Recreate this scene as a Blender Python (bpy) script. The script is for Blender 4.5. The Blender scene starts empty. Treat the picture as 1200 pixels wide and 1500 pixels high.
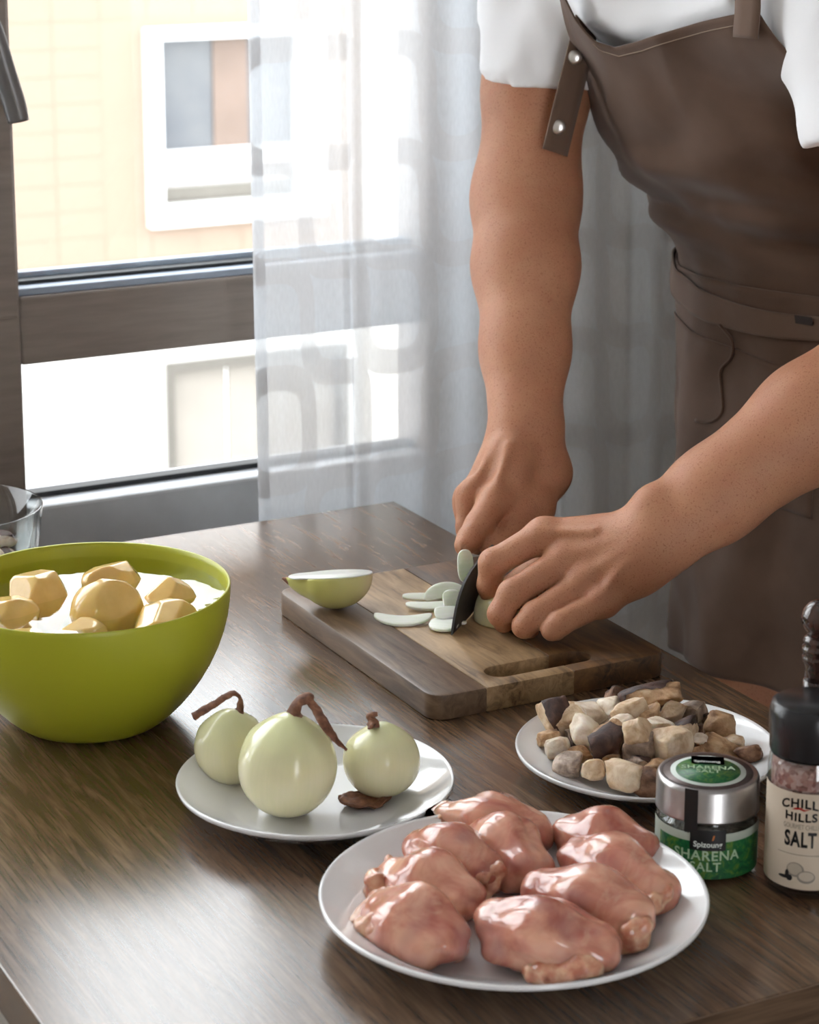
import bpy, bmesh, math, random
import numpy as np
from mathutils import Vector, Matrix, noise
random.seed(7)
scene = bpy.context.scene
C = scene.collection

# ---------------------------------------------------------------- camera
F_PX, PCX, PCY = 3312.0, 600.0, 500.0          # focal length and principal point in 1200x1500 pixels
PITCH = math.atan2(735, F_PX); YAW = math.radians(27.7)
CAM = np.array([0.0, 0.0, 1.45])
HD = np.array([math.sin(YAW), math.cos(YAW), 0]); ZZ = np.array([0, 0, 1.0])
FW = HD*math.cos(PITCH) - ZZ*math.sin(PITCH)
RT = np.array([math.cos(YAW), -math.sin(YAW), 0]); CU = np.cross(RT, FW)
def ray(x, y): return FW + RT*(x-PCX)/F_PX - CU*(y-PCY)/F_PX
def onz(x, y, z=0.75):
    r = ray(x, y); return CAM + r*((z-CAM[2])/r[2])
def ony(x, y, Y):
    r = ray(x, y); return CAM + r*(Y/r[1])
def onx(x, y, X):
    r = ray(x, y); return CAM + r*(X/r[0])
cd = bpy.data.cameras.new('camera'); cam = bpy.data.objects.new('camera', cd); C.objects.link(cam)
cd.sensor_fit = 'AUTO'; cd.sensor_width = 36.0; cd.lens = F_PX/1500*36
cd.shift_y = -(750-PCY)/1500
cam.matrix_world = Matrix(((RT[0], CU[0], -FW[0], CAM[0]), (RT[1], CU[1], -FW[1], CAM[1]), (RT[2], CU[2], -FW[2], CAM[2]), (0, 0, 0, 1)))
cd.dof.use_dof = True; cd.dof.focus_distance = 1.85; cd.dof.aperture_fstop = 12.0
cd.clip_start = 0.05
scene.camera = cam

# ---------------------------------------------------------------- world, sun, exposure
world = bpy.data.worlds.new('world'); scene.world = world; world.use_nodes = True
wn = world.node_tree.nodes; wl = world.node_tree.links
for n in list(wn): wn.remove(n)
wo = wn.new('ShaderNodeOutputWorld'); wb = wn.new('ShaderNodeBackground')
wb.inputs['Color'].default_value = (0.95, 0.975, 1.0, 1); wb.inputs['Strength'].default_value = 7.5
wl.new(wb.outputs[0], wo.inputs[0])
sd = bpy.data.lights.new('sun_offscreen', 'SUN'); sun = bpy.data.objects.new('sun_offscreen', sd); C.objects.link(sun)
sd.energy = 2.6; sd.angle = math.radians(0.6); sd.color = (1.0, 0.94, 0.86)
sun.rotation_euler = Vector((0.80, 0.26, -0.55)).to_track_quat('-Z', 'Y').to_euler()
scene.view_settings.view_transform = 'Standard'; scene.view_settings.look = 'None'
scene.view_settings.exposure = 0.15; scene.view_settings.gamma = 1.0
scene.view_settings.use_curve_mapping = False

# ---------------------------------------------------------------- helpers: objects
def tag(o, label=None, cat=None, group=None, kind=None):
    if label: o['label'] = label
    if cat: o['category'] = cat
    if group: o['group'] = group
    if kind: o['kind'] = kind
    return o
def thing(name, loc, label, cat, group=None, rz=0.0):
    o = bpy.data.objects.new(name, None); C.objects.link(o); o.empty_display_size = 0.02
    o.location = loc; o.rotation_euler = (0, 0, rz)
    return tag(o, label, cat, group)
def link(name, me, mat=None, parent=None, smooth=True, world_space=False):
    o = bpy.data.objects.new(name, me); C.objects.link(o)
    if mat:
        me.materials.clear(); me.materials.append(mat)
    if smooth:
        me.polygons.foreach_set('use_smooth', [True]*len(me.polygons))
    if parent is not None:
        o.parent = parent
        if world_space:      # vertices are in world metres: undo the parent's placement
            me.transform(chain(parent).inverted())
    me.update()
    return o
def chain(o):
    m = Matrix.LocRotScale(o.location, o.rotation_euler, o.scale)
    return chain(o.parent) @ m if o.parent else m
def mesh(verts, faces, name='mesh'):
    me = bpy.data.meshes.new(name)
    me.from_pydata([tuple(v) for v in verts], [], [tuple(f) for f in faces]); me.validate(); me.update()
    return me
def bm_mesh(bm, name='mesh'):
    me = bpy.data.meshes.new(name); bm.normal_update(); bm.to_mesh(me); bm.free(); return me
def box_mesh(x0, x1, y0, y1, z0, z1, bevel=0.0, seg=2):
    bm = bmesh.new()
    bmesh.ops.create_cube(bm, size=1)
    for v in bm.verts:
        v.co = Vector(((x0+x1)/2+v.co.x*(x1-x0), (y0+y1)/2+v.co.y*(y1-y0), (z0+z1)/2+v.co.z*(z1-z0)))
    if bevel > 0: bmesh.ops.bevel(bm, geom=bm.edges[:], offset=bevel, segments=seg, affect='EDGES', profile=0.5)
    return bm_mesh(bm)
def lathe_mesh(prof, n=64, center=(0, 0, 0), closed=False):
    """prof: list of (r, z); r=0 ends are closed with a fan"""
    V, Fc, rings = [], [], []
    for r, z in prof:
        if r < 1e-6:
            rings.append([len(V)]); V.append((center[0], center[1], center[2]+z))
        else:
            rings.append(list(range(len(V), len(V)+n)))
            for i in range(n):
                a = 2*math.pi*i/n; V.append((center[0]+r*math.cos(a), center[1]+r*math.sin(a), center[2]+z))
    pairs = list(zip(rings, rings[1:]))
    if closed: pairs.append((rings[-1], rings[0]))
    for A, B in pairs:
        for i in range(n):
            j = (i+1) % n
            if len(A) == 1 and len(B) == 1: continue
            if len(A) == 1: Fc.append((A[0], B[j], B[i]))
            elif len(B) == 1: Fc.append((A[i], A[j], B[0]))
            else: Fc.append((A[i], A[j], B[j], B[i]))
    return mesh(V, Fc)
def tube_mesh(pts, radii, n=12, flat=1.0, cap=True):
    pts = [Vector(p) for p in pts]; V, Fc = [], []
    t0 = (pts[1]-pts[0]).normalized(); up = Vector((0, 0, 1)) if abs(t0.z) < .9 else Vector((1, 0, 0))
    u = t0.cross(up).normalized()
    for k, p in enumerate(pts):
        t = (pts[min(k+1, len(pts)-1)]-pts[max(k-1, 0)]).normalized()
        u = (u - t*u.dot(t)).normalized(); w = t.cross(u)
        for i in range(n):
            a = 2*math.pi*i/n; V.append(p + (u*math.cos(a)+w*math.sin(a)*flat)*radii[k])
    for k in range(len(pts)-1):
        for i in range(n):
            j = (i+1) % n; Fc.append((k*n+i, k*n+j, (k+1)*n+j, (k+1)*n+i))
    if cap:
        Fc.append(tuple(range(n-1, -1, -1))); Fc.append(tuple((len(pts)-1)*n+i for i in range(n)))
    return mesh(V, Fc)
def prism_mesh(poly, z0, z1, bevel=0.0, seg=2):
    bm = bmesh.new()
    vs = [bm.verts.new((x, y, z0)) for x, y in poly]
    f = bm.faces.new(vs); f.normal_update()
    if f.normal.z > 0: f.normal_flip()
    r = bmesh.ops.extrude_face_region(bm, geom=[f])
    for v in r['geom']:
        if isinstance(v, bmesh.types.BMVert): v.co.z = z1
    if bevel > 0:
        bm.normal_update()
        es = [e for e in bm.edges if abs(e.verts[0].co.z-e.verts[1].co.z) < 1e-6]
        bmesh.ops.bevel(bm, geom=es, offset=bevel, segments=seg, affect='EDGES', profile=0.5)
    bmesh.ops.recalc_face_normals(bm, faces=bm.faces)
    return bm_mesh(bm)
def ico_mesh(sub, fn):
    bm = bmesh.new(); bmesh.ops.create_icosphere(bm, subdivisions=sub, radius=1)
    for v in bm.verts: v.co = fn(v.co.copy())
    return bm_mesh(bm)
def shade_auto(o, ang=35):
    for p in o.data.polygons: p.use_smooth = True
    try: o.data.set_sharp_from_angle(angle=math.radians(ang))
    except Exception: pass
def dup(o, parent=None):
    c = o.copy(); C.objects.link(c); c.parent = parent
    for ch in o.children: dup(ch, c)
    return c
def catmull(pts, n=8):
    P = [Vector(p) for p in pts]; P = [P[0]*2-P[1]] + P + [P[-1]*2-P[-2]]; out = []
    for i in range(1, len(P)-2):
        for k in range(n):
            t = k/n; a, b, c, d = P[i-1], P[i], P[i+1], P[i+2]
            out.append(0.5*((2*b)+(c-a)*t+(2*a-5*b+4*c-d)*t*t+(3*b-a-3*c+d)*t*t*t))
    out.append(P[-2]); return out
def lerp_list(v, n):
    v = list(v); return [float(np.interp(i/(n-1)*(len(v)-1), range(len(v)), v)) for i in range(n)]

# ---------------------------------------------------------------- helpers: signed distance shapes and a surface-nets mesher
class SDF:
    def __init__(s, lo, hi, h):
        s.lo = np.array(lo, float); s.h = h
        s.n = np.ceil((np.array(hi)-s.lo)/h).astype(int)+1
        s.D = np.full(s.n, 0.08, np.float32)
    def sub(s, lo, hi):
        a = np.clip(np.floor((np.array(lo)-s.lo)/s.h).astype(int), 0, s.n)
        b = np.clip(np.ceil((np.array(hi)-s.lo)/s.h).astype(int)+1, 0, s.n)
        sl = tuple(slice(i, j) for i, j in zip(a, b))
        ax = [(s.lo[k]+s.h*np.arange(a[k], b[k])).astype(np.float32) for k in range(3)]
        return sl, ax
    def put(s, prim, k=0.0, D=None):
        D = s.D if D is None else D
        lo, hi = prim.bounds(); m = max(k*1.2, 0.012)
        sl, ax = s.sub(lo-m, hi+m)
        if any(len(a) == 0 for a in ax): return
        P = [ax[0][:, None, None], ax[1][None, :, None], ax[2][None, None, :]]
        d = prim.dist(P); E = D[sl]
        D[sl] = smin(E, d, k) if k > 0 else np.minimum(E, d)
    def mesh(s): return surface_nets(s.D, s.lo, s.h)
def smin(a, b, k):
    h = np.maximum(k-np.abs(a-b), 0)/k
    return np.minimum(a, b)-h*h*k*0.25
class Cone:      # round cone, optionally squashed along a direction
    def __init__(s, a, b, r1, r2, n=None, sq=1.0):
        s.a = np.array(a, float); s.b = np.array(b, float); s.r1, s.r2 = r1, r2
        s.sq = sq; s.n = None
        if n is not None:
            s.n = np.array(n, float); s.n /= np.linalg.norm(s.n)
    def bounds(s):
        return np.minimum(s.a-s.r1, s.b-s.r2), np.maximum(s.a+s.r1, s.b+s.r2)
    def dist(s, P):
        X = [P[i]-np.float32(s.a[i]) for i in range(3)]
        ba = s.b-s.a
        t = np.clip((X[0]*ba[0]+X[1]*ba[1]+X[2]*ba[2])/(ba@ba+1e-12), 0, 1)
        Q = [X[i]-t*ba[i] for i in range(3)]
        q2 = Q[0]**2+Q[1]**2+Q[2]**2
        if s.n is not None:
            pn = Q[0]*s.n[0]+Q[1]*s.n[1]+Q[2]*s.n[2]
            q2 = q2+pn*pn*(1/s.sq**2-1)
        d = np.sqrt(q2)-(s.r1+(s.r2-s.r1)*t)
        return (d*(0.5*(1+s.sq)) if s.n is not None else d).astype(np.float32)
class Ell:       # ellipsoid with its own axes (rows of R)
    def __init__(s, c, r, R=None):
        s.c = np.array(c, float); s.r = np.array(r, float); s.R = np.eye(3) if R is None else np.array(R, float)
    def bounds(s): return s.c-s.r.max(), s.c+s.r.max()
    def dist(s, P):
        X = [P[i]-np.float32(s.c[i]) for i in range(3)]
        L = [(X[0]*s.R[i, 0]+X[1]*s.R[i, 1]+X[2]*s.R[i, 2]) for i in range(3)]
        k0 = np.sqrt(sum((L[i]/s.r[i])**2 for i in range(3))); k1 = np.sqrt(sum((L[i]/s.r[i]**2)**2 for i in range(3)))+1e-9
        return (k0*(k0-1)/k1).astype(np.float32)
class Cut:       # primitive kept on the side dot(p-o, n) < 0
    def __init__(s, prim, o, n):
        s.p = prim; s.o = np.array(o, float); s.n = np.array(n, float)/np.linalg.norm(n)
    def bounds(s): return s.p.bounds()
    def dist(s, P):
        d = sum((P[i]-np.float32(s.o[i]))*np.float32(s.n[i]) for i in range(3))
        return np.maximum(s.p.dist(P), d).astype(np.float32)
def surface_nets(D, lo, h):
    I = D < 0
    def corner(A, i, j, k):
        return A[i:A.shape[0]-1+i, j:A.shape[1]-1+j, k:A.shape[2]-1+k]
    cnt = np.zeros(tuple(n-1 for n in D.shape), np.int8)
    offs = [(i, j, k) for i in (0, 1) for j in (0, 1) for k in (0, 1)]
    for o in offs: cnt += corner(I, *o)
    act = (cnt > 0) & (cnt < 8)
    idx = np.argwhere(act); ids = np.full(act.shape, -1, np.int32); ids[act] = np.arange(len(idx))
    cv = np.stack([D[idx[:, 0]+o[0], idx[:, 1]+o[1], idx[:, 2]+o[2]] for o in offs], 1)
    acc = np.zeros((len(idx), 3)); num = np.zeros(len(idx))
    for a in range(8):
        for b in range(a+1, 8):
            df = [offs[b][i]-offs[a][i] for i in range(3)]
            if sum(map(abs, df)) != 1: continue
            da, db = cv[:, a], cv[:, b]; m = (da < 0) != (db < 0)
            t = np.where(m, da/(da-db+1e-12), 0)
            p = np.array(offs[a])[None, :]+t[:, None]*np.array(df)[None, :]
            acc += p*m[:, None]; num += m
    V = lo+(idx+acc/num[:, None])*h
    faces = []
    for ax in range(3):
        s0 = [slice(None)]*3; s1 = [slice(None)]*3; s0[ax] = slice(0, -1); s1[ax] = slice(1, None)
        cr = I[tuple(s0)] != I[tuple(s1)]
        e = np.argwhere(cr); o1, o2 = [q for q in range(3) if q != ax]
        ok = (e[:, o1] > 0) & (e[:, o2] > 0) & (e[:, o1] < D.shape[o1]-1) & (e[:, o2] < D.shape[o2]-1); e = e[ok]
        sgn = I[e[:, 0], e[:, 1], e[:, 2]]
        q = []
        for d1, d2 in ((-1, -1), (0, -1), (0, 0), (-1, 0)):
            c = e.copy(); c[:, o1] += d1; c[:, o2] += d2; q.append(ids[c[:, 0], c[:, 1], c[:, 2]])
        q = np.stack(q, 1)
        flip = sgn if ax != 1 else ~sgn
        q = np.where(flip[:, None], q, q[:, ::-1]); faces.append(q)
    return V, np.concatenate(faces)
def np_mesh(V, Fq, name='mesh'):
    Fq = np.asarray(Fq); a, b, c, d = (V[Fq[:, i]] for i in range(4))
    if np.sum(a*np.cross(b, c)+a*np.cross(c, d)) < 0: Fq = Fq[:, ::-1]      # outward normals
    me = bpy.data.meshes.new(name)
    me.vertices.add(len(V)); me.vertices.foreach_set('co', np.asarray(V, np.float32).ravel())
    n = len(Fq); me.loops.add(n*4); me.loops.foreach_set('vertex_index', np.asarray(Fq, np.int32).ravel())
    me.polygons.add(n); me.polygons.foreach_set('loop_start', np.arange(0, n*4, 4, dtype=np.int32))
    me.update(calc_edges=True); me.validate(); return me
def relax(V, Fq, it=2, lam=0.5):
    n = len(V); E = np.concatenate([Fq[:, [0, 1]], Fq[:, [1, 2]], Fq[:, [2, 3]], Fq[:, [3, 0]]])
    for _ in range(it):
        S = np.zeros_like(V); c = np.zeros(n)
        for k in range(3): S[:, k] = np.bincount(E[:, 0], V[E[:, 1], k], n)+np.bincount(E[:, 1], V[E[:, 0], k], n)
        c = np.bincount(E[:, 0], minlength=n)+np.bincount(E[:, 1], minlength=n)
        V = V+lam*(S/np.maximum(c, 1)[:, None]-V)
    return V

# ---------------------------------------------------------------- helpers: materials
class NT:
    def __init__(s, name):
        s.m = bpy.data.materials.new(name); s.m.use_nodes = True; s.t = s.m.node_tree; s.n = s.t.nodes; s.l = s.t.links
        for q in list(s.n): s.n.remove(q)
        s.out = s.n.new('ShaderNodeOutputMaterial')
    def __call__(s, typ, **kw):
        q = s.n.new('ShaderNode'+typ)
        for k, v in kw.items():
            if k in q.bl_rna.properties: setattr(q, k, v)
            else:
                k2 = k.replace('_', ' ')
                sock = q.inputs.get(k2) or q.inputs.get(k2.title()) or q.inputs.get(k)
                s.set(sock, v)
        return q
    def set(s, sock, v):
        if isinstance(v, bpy.types.NodeSocket): s.l.new(v, sock)
        elif isinstance(v, bpy.types.Node): s.l.new(v.outputs[0], sock)
        elif isinstance(v, (tuple, list)) and len(v) == 3 and sock.type == 'RGBA': sock.default_value = (*v, 1)
        else: sock.default_value = v
    def math(s, op, a, b=0.0, c=0.0):
        q = s.n.new('ShaderNodeMath'); q.operation = op
        for i, v in enumerate((a, b, c)): s.set(q.inputs[i], v)
        return q.outputs[0]
    def coord(s, kind='Object', scale=(1, 1, 1), rot=(0, 0, 0), loc=(0, 0, 0)):
        tc = s.n.new('ShaderNodeTexCoord'); mp = s.n.new('ShaderNodeMapping'); s.l.new(tc.outputs[kind], mp.inputs[0])
        mp.inputs['Scale'].default_value = scale; mp.inputs['Rotation'].default_value = rot; mp.inputs['Location'].default_value = loc
        return mp.outputs[0]
    def noise(s, vec, scale, detail=4, rough=0.55, dist=0.0):
        q = s.n.new('ShaderNodeTexNoise'); s.l.new(vec, q.inputs['Vector'])
        q.inputs['Scale'].default_value = scale; q.inputs['Detail'].default_value = detail
        q.inputs['Roughness'].default_value = rough; q.inputs['Distortion'].default_value = dist
        return q.outputs['Fac']
    def ramp(s, fac, stops):
        q = s.n.new('ShaderNodeValToRGB'); s.l.new(fac, q.inputs[0]); e = q.color_ramp.elements
        while len(e) < len(stops): e.new(0.5)
        for el, (p, c) in zip(e, stops):
            el.position = p; el.color = (*c, 1) if len(c) == 3 else c
        return q.outputs[0]
    def mix(s, fac, a, b, mode='MIX'):
        q = s.n.new('ShaderNodeMix'); q.data_type = 'RGBA'; q.blend_type = mode
        s.set(q.inputs[0], fac); s.set(q.inputs[6], a); s.set(q.inputs[7], b); return q.outputs[2]
    def bump(s, h, strength=0.3, dist=0.002, normal=None):
        q = s.n.new('ShaderNodeBump'); s.l.new(h, q.inputs['Height'])
        q.inputs['Strength'].default_value = strength; q.inputs['Distance'].default_value = dist
        if normal is not None: s.l.new(normal, q.inputs['Normal'])
        return q.outputs[0]
    def bsdf(s, color=(0.8, 0.8, 0.8), rough=0.5, metal=0.0, normal=None, sss=0.0, sss_r=(1, .4, .25), sss_s=0.004, trans=0.0, ior=1.45, spec=0.5, coat=0.0, coat_r=0.05, sheen=0.0):
        b = s.n.new('ShaderNodeBsdfPrincipled')
        s.set(b.inputs['Base Color'], color); s.set(b.inputs['Roughness'], rough); s.set(b.inputs['Metallic'], metal)
        b.inputs['Specular IOR Level'].default_value = spec; b.inputs['IOR'].default_value = ior
        b.inputs['Transmission Weight'].default_value = trans
        if sss:
            b.inputs['Subsurface Weight'].default_value = sss; b.inputs['Subsurface Radius'].default_value = sss_r
            b.inputs['Subsurface Scale'].default_value = sss_s
        if coat: b.inputs['Coat Weight'].default_value = coat; b.inputs['Coat Roughness'].default_value = coat_r
        if sheen: b.inputs['Sheen Weight'].default_value = sheen
        if normal is not None: s.l.new(normal, b.inputs['Normal'])
        s.l.new(b.outputs[0], s.out.inputs[0]); s.b = b
        return s.m
def thin_glass(name, tint, f0=0.04, rough=0.02, normal=None):
    t = NT(name); lw = t('LayerWeight'); lw.inputs['Blend'].default_value = 0.5
    fac = t.math('MULTIPLY_ADD', t.math('POWER', lw.outputs['Facing'], 5.0), 1-f0, f0)
    tr_ = t('BsdfTransparent'); tr_.inputs[0].default_value = (*tint, 1)
    gl = t('BsdfGlossy'); gl.inputs['Roughness'].default_value = rough
    if normal: 
        nb = normal(t); t.l.new(nb, gl.inputs['Normal']); t.l.new(nb, lw.inputs['Normal'])
    mx = t('MixShader'); t.l.new(fac, mx.inputs[0]); t.l.new(tr_.outputs[0], mx.inputs[1]); t.l.new(gl.outputs[0], mx.inputs[2])
    t.l.new(mx.outputs[0], t.out.inputs[0]); return t.m
def plain(name, color, rough=0.5, var=0.06, scale=30, bump=0.0, **kw):
    t = NT(name); v = t.coord('Object'); f = t.noise(v, scale, 3)
    c2 = tuple(max(0, c*(1-var*2)) for c in color)
    col = t.ramp(f, [(0.3, c2), (0.7, color)])
    nrm = t.bump(f, bump, 0.001) if bump else None
    return t.bsdf(col, rough, normal=nrm, **kw)
# ================================================================ the setting
ZT = 0.75                                   # table top height
RX0, RX1, RY0, RYW, RZ = -1.7, 2.55, -1.9, 2.36, 2.62
m_wall = plain('wall_paint', (0.80, 0.765, 0.71), 0.9, 0.02, 60, 0.05)
m_ceil = plain('ceiling_paint', (0.86, 0.85, 0.83), 0.9, 0.01, 40)
def floor_mat():
    t = NT('floor_boards'); v = t.coord('Object', (1, 14, 1)); f = t.noise(v, 3.0, 5, 0.6, 0.4)
    return t.bsdf(t.ramp(f, [(0.3, (0.07, 0.045, 0.03)), (0.7, (0.16, 0.105, 0.07))]), 0.5)
def struct(name, me, mat, label=None, smooth=False):
    o = link(name, me, mat, None, smooth); o['kind'] = 'structure'
    if label: o['label'] = label
    return o
def rects(parts, bevel=0):
    bm = bmesh.new()
    for p in parts:
        me = box_mesh(*p, bevel=bevel); bm.from_mesh(me); bpy.data.meshes.remove(me)
    return bm_mesh(bm)
struct('floor', box_mesh(RX0-.2, RX1+.2, RY0-.2, RYW+.25, -0.1, 0), floor_mat())
struct('ceiling', box_mesh(RX0-.2, RX1+.2, RY0-.2, RYW+.25, RZ, RZ+0.2), m_ceil)
struct('wall_left', box_mesh(RX0-.2, RX0, RY0, RYW+.25, 0, RZ), m_wall)
struct('wall_right', box_mesh(RX1, RX1+.2, RY0, RYW+.25, 0, RZ), m_wall)
# wall behind the camera with an unseen opening, sized to let in sky fill
struct('wall_front', rects([(RX0, -0.2, RY0-.2, RY0, 0, RZ), (0.5, RX1, RY0-.2, RY0, 0, RZ), (-0.2, 0.5, RY0-.2, RY0, 2.1, RZ)]), m_wall)
# window wall
WX0, WX1, WZ0, WZ1 = -1.15, 1.30, 0.60, 2.42        # outer size of the window frame
struct('wall_back', rects([(RX0, WX0, RYW-.06, RYW+.25, 0, RZ), (WX1, RX1, RYW-.06, RYW+.25, 0, RZ),
                           (WX0, WX1, RYW-.06, RYW+.25, 0, WZ0), (WX0, WX1, RYW-.06, RYW+.25, WZ1, RZ)]), m_wall)
def frame_mat():
    t = NT('window_foil_grey_brown'); v = t.coord('Object', (0.6, 3, 6)); f = t.noise(v, 12, 4, 0.6)
    g = t.noise(t.coord('Object'), 900, 2)
    return t.bsdf(t.ramp(f, [(0.3, (0.19, 0.158, 0.14)), (0.7, (0.26, 0.222, 0.198))]), 0.42, normal=t.bump(g, 0.25, 0.0004))
m_frame = frame_mat()
m_rail_sky = plain('rail_sky_sheen', (0.55, 0.58, 0.62), 0.3, 0.05, 25)  # bottom rail: sky reflection put into the lighter blue-grey colour
m_seal = plain('rubber_seal', (0.02, 0.022, 0.025), 0.6)
m_alu = plain('aluminium_spacer', (0.30, 0.36, 0.45), 0.35, 0.05)
m_pane = thin_glass('window_glass', (0.97, 0.98, 0.98))
win = bpy.data.objects.new('window_1', None); C.objects.link(win); win.location = (0.6, 2.30, WZ0)
tag(win, 'grey brown framed window with a low cross rail and a lever handle', None, None, 'structure')
YF, YB = 2.29, 2.37
def wpart(name, a, mat, bevel=0.003, parent=None):
    return link(name, box_mesh(*a, bevel=bevel), mat, parent or win, False, True)
RAIL0, RAIL1, GL0 = 0.897, 0.972, 0.745
# posts
MX0, MX1 = 0.60, 0.732
wpart('post', (MX0, MX1, YF, YB, WZ0, WZ1), m_frame)
wpart('post', (1.227, WX1, YF, YB, WZ0, WZ1), m_frame)
wpart('post', (WX0, WX0+.07, YF, YB, WZ0, WZ1), m_frame)
wpart('post', (-0.32, -0.20, YF, YB, WZ0, WZ1), m_frame)
wpart('head_rail', (WX0+.07, MX0, YF+.002, YB-.002, WZ1-.07, WZ1), m_frame); wpart('head_rail', (MX1, 1.227, YF+.002, YB-.002, WZ1-.07, WZ1), m_frame)
for x0, x1 in ((WX0+.07, -0.32), (-0.20, MX0), (MX1, 1.227)):
    wpart('cross_rail', (x0, x1, YF+.002, YB-.002, RAIL0, RAIL1), m_frame)
    wpart('glazing_bead', (x0, x1, YF+.008, YF+.03, RAIL1, RAIL1+.008), m_alu, 0.001)
    wpart('rubber_seal', (x0, x1, YF+.03, YF+.05, RAIL1, RAIL1+.012), m_seal, 0.001)
    wpart('spacer_bar', (x0, x1, YF+.05, YF+.065, RAIL1, RAIL1+.018), m_alu, 0.001)
    wpart('bottom_rail', (x0, x1, YF-.004, YB-.002, WZ0, GL0-.006), m_rail_sky, 0.004)
    wpart('rubber_seal', (x0, x1, YF+.03, YF+.05, GL0-.006, GL0), m_seal, 0.001)
    wpart('pane', (x0, x1, YF+.044, YF+.046, RAIL1-.01, WZ1-.06), m_pane, 0)
    wpart('pane', (x0, x1, YF+.044, YF+.046, GL0-.01, RAIL0+.01), m_pane, 0)
wpart('bead_strip', (MX0+.098, MX1-.004, YF-.006, YF, RAIL1-.02, WZ1), m_frame, 0.002)
# lever handle on the post
hb = ony(-38, -28, YF-.012)
m_handle = plain('handle_metal_grey', (0.17, 0.165, 0.165), 0.32, 0.04, 40, metal=0.35)
wpart('handle_plate', (hb[0]-.016, hb[0]+.016, YF-.012, YF, hb[2]-.06, hb[2]+.05), m_handle, 0.004)
hp = [(hb[0], YF-.005, hb[2]), (hb[0], YF-.05, hb[2])] + [tuple(ony(px, py, YF-.055)) for px, py in ((-30, 0), (-12, 45), (6, 105), (20, 150), (27, 178))]
hp = catmull(hp, 6)
link('handle', tube_mesh(hp, lerp_list([.010, .010, .011, .012, .0125, .0125, .0115], len(hp)), 14, 0.62), m_handle, win, True, True)

# ---- curtain
def curtain_mat(name, thr):
    t = NT(name)
    uv = t.n.new('ShaderNodeTexCoord').outputs['UV']
    mp = t('Mapping'); t.l.new(uv, mp.inputs[0]); mp.inputs['Scale'].default_value = (13.0, 8.5, 1)
    fl = t('VectorMath'); fl.operation = 'FLOOR'; t.l.new(mp.outputs[0], fl.inputs[0])
    fr = t('VectorMath'); fr.operation = 'FRACTION'; t.l.new(mp.outputs[0], fr.inputs[0])
    wn_ = t('TexWhiteNoise'); wn_.noise_dimensions = '2D'; t.l.new(fl.outputs[0], wn_.inputs['Vector'])
    sep = t('SeparateXYZ'); t.l.new(fr.outputs[0], sep.inputs[0])
    flip = t.math('GREATER_THAN', wn_.outputs['Value'], 0.5)
    x = t.math('ABSOLUTE', t.math('SUBTRACT', sep.outputs[0], flip)); y = sep.outputs[1]
    def ring(ax, ay, p, w):
        dx = t.math('ABSOLUTE', t.math('SUBTRACT', ax, x)); dy = t.math('ABSOLUTE', t.math('SUBTRACT', ay, y))
        d = t.math('POWER', t.math('ADD', t.math('POWER', dx, p), t.math('POWER', dy, p)), 1/p)
        return t.math('LESS_THAN', t.math('ABSOLUTE', t.math('SUBTRACT', d, 0.5)), w)
    band = t.math('MAXIMUM', ring(0.0, 0.0, 3.4, 0.12), ring(1.0, 1.0, 3.4, 0.12))
    v = t.coord('Object', (400, 1, 90)); weave = t.noise(v, 1.0, 2)
    tr = t('BsdfTransparent'); tr.inputs[0].default_value = (1, 1, 1, 1)
    df = t('BsdfDiffuse'); t.set(df.inputs[0], t.mix(band, (0.86, 0.86, 0.86), (0.66, 0.645, 0.63)))
    tl = t('BsdfTranslucent'); t.set(tl.inputs[0], t.mix(band, (0.65, 0.70, 0.755), (0.53, 0.55, 0.58)))
    m1 = t('MixShader'); m1.inputs[0].default_value = 0.46; t.l.new(df.outputs[0], m1.inputs[1]); t.l.new(tl.outputs[0], m1.inputs[2])
    op = t.math('ADD', t.math('MULTIPLY', band, 0.16), t.math('MULTIPLY_ADD', weave, 0.16, thr))
    m2 = t('MixShader'); t.l.new(op, m2.inputs[0]); t.l.new(tr.outputs[0], m2.inputs[1]); t.l.new(m1.outputs[0], m2.inputs[2])
    t.l.new(m2.outputs[0], t.out.inputs[0]); return t.m
def fold(x):
    d = 0.010*math.sin(x*23+0.6)+0.006*math.sin(x*51+1.1)+0.004*math.sin(x*97+2)
    for c, a, w in ((1.082, 0.020, 0.010), (1.36, 0.016, 0.012), (1.425, -0.018, 0.014), (1.55, 0.02, 0.02), (1.78, .02, .015), (2.1, .02, .02)):
        d += a*math.exp(-((x-c)/w)**2)
    if x < 1.06: d *= 0.45
    return d
CY = 2.175
def curtain_mesh(x0, x1, nx, z0, z1, nz, dy=0.0):
    V, Fc, UV = [], [], []
    for k in range(nz+1):
        z = z0+(z1-z0)*k/nz
        for i in range(nx+1):
            x = x0+(x1-x0)*i/nx
            sway = 0.006*math.sin(z*2.2+x*3)
            V.append((x+0.0035*math.sin(z*3.1+1)*(1 if i else 1), CY+dy+fold(x)+sway, z)); UV.append((x-0.9, z))
    for k in range(nz):
        for i in range(nx):
            a = k*(nx+1)+i; Fc.append((a, a+1, a+nx+2, a+nx+1))
    me = mesh(V, Fc); ul = me.uv_layers.new(name='UVMap')
    for lp in me.loops: ul.data[lp.index].uv = UV[lp.vertex_index]
    return me
cur = thing('curtain', (1.7, CY, 0.02), 'sheer white curtain with a pale looping band pattern hanging at the window', 'curtain')
link('cloth', curtain_mesh(0.9525, 2.50, 420, 0.02, 2.50, 24), curtain_mat('curtain_sheer', 0.60), cur, True, True)
link('side_hem', curtain_mesh(0.951, 0.966, 6, 0.02, 2.50, 24, -0.003), curtain_mat('curtain_hem', 0.62), cur, True, True)
rod = thing('curtain_rod', (1.0, CY, 2.52), 'slim white curtain rod above the window', 'curtain rod')
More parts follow.
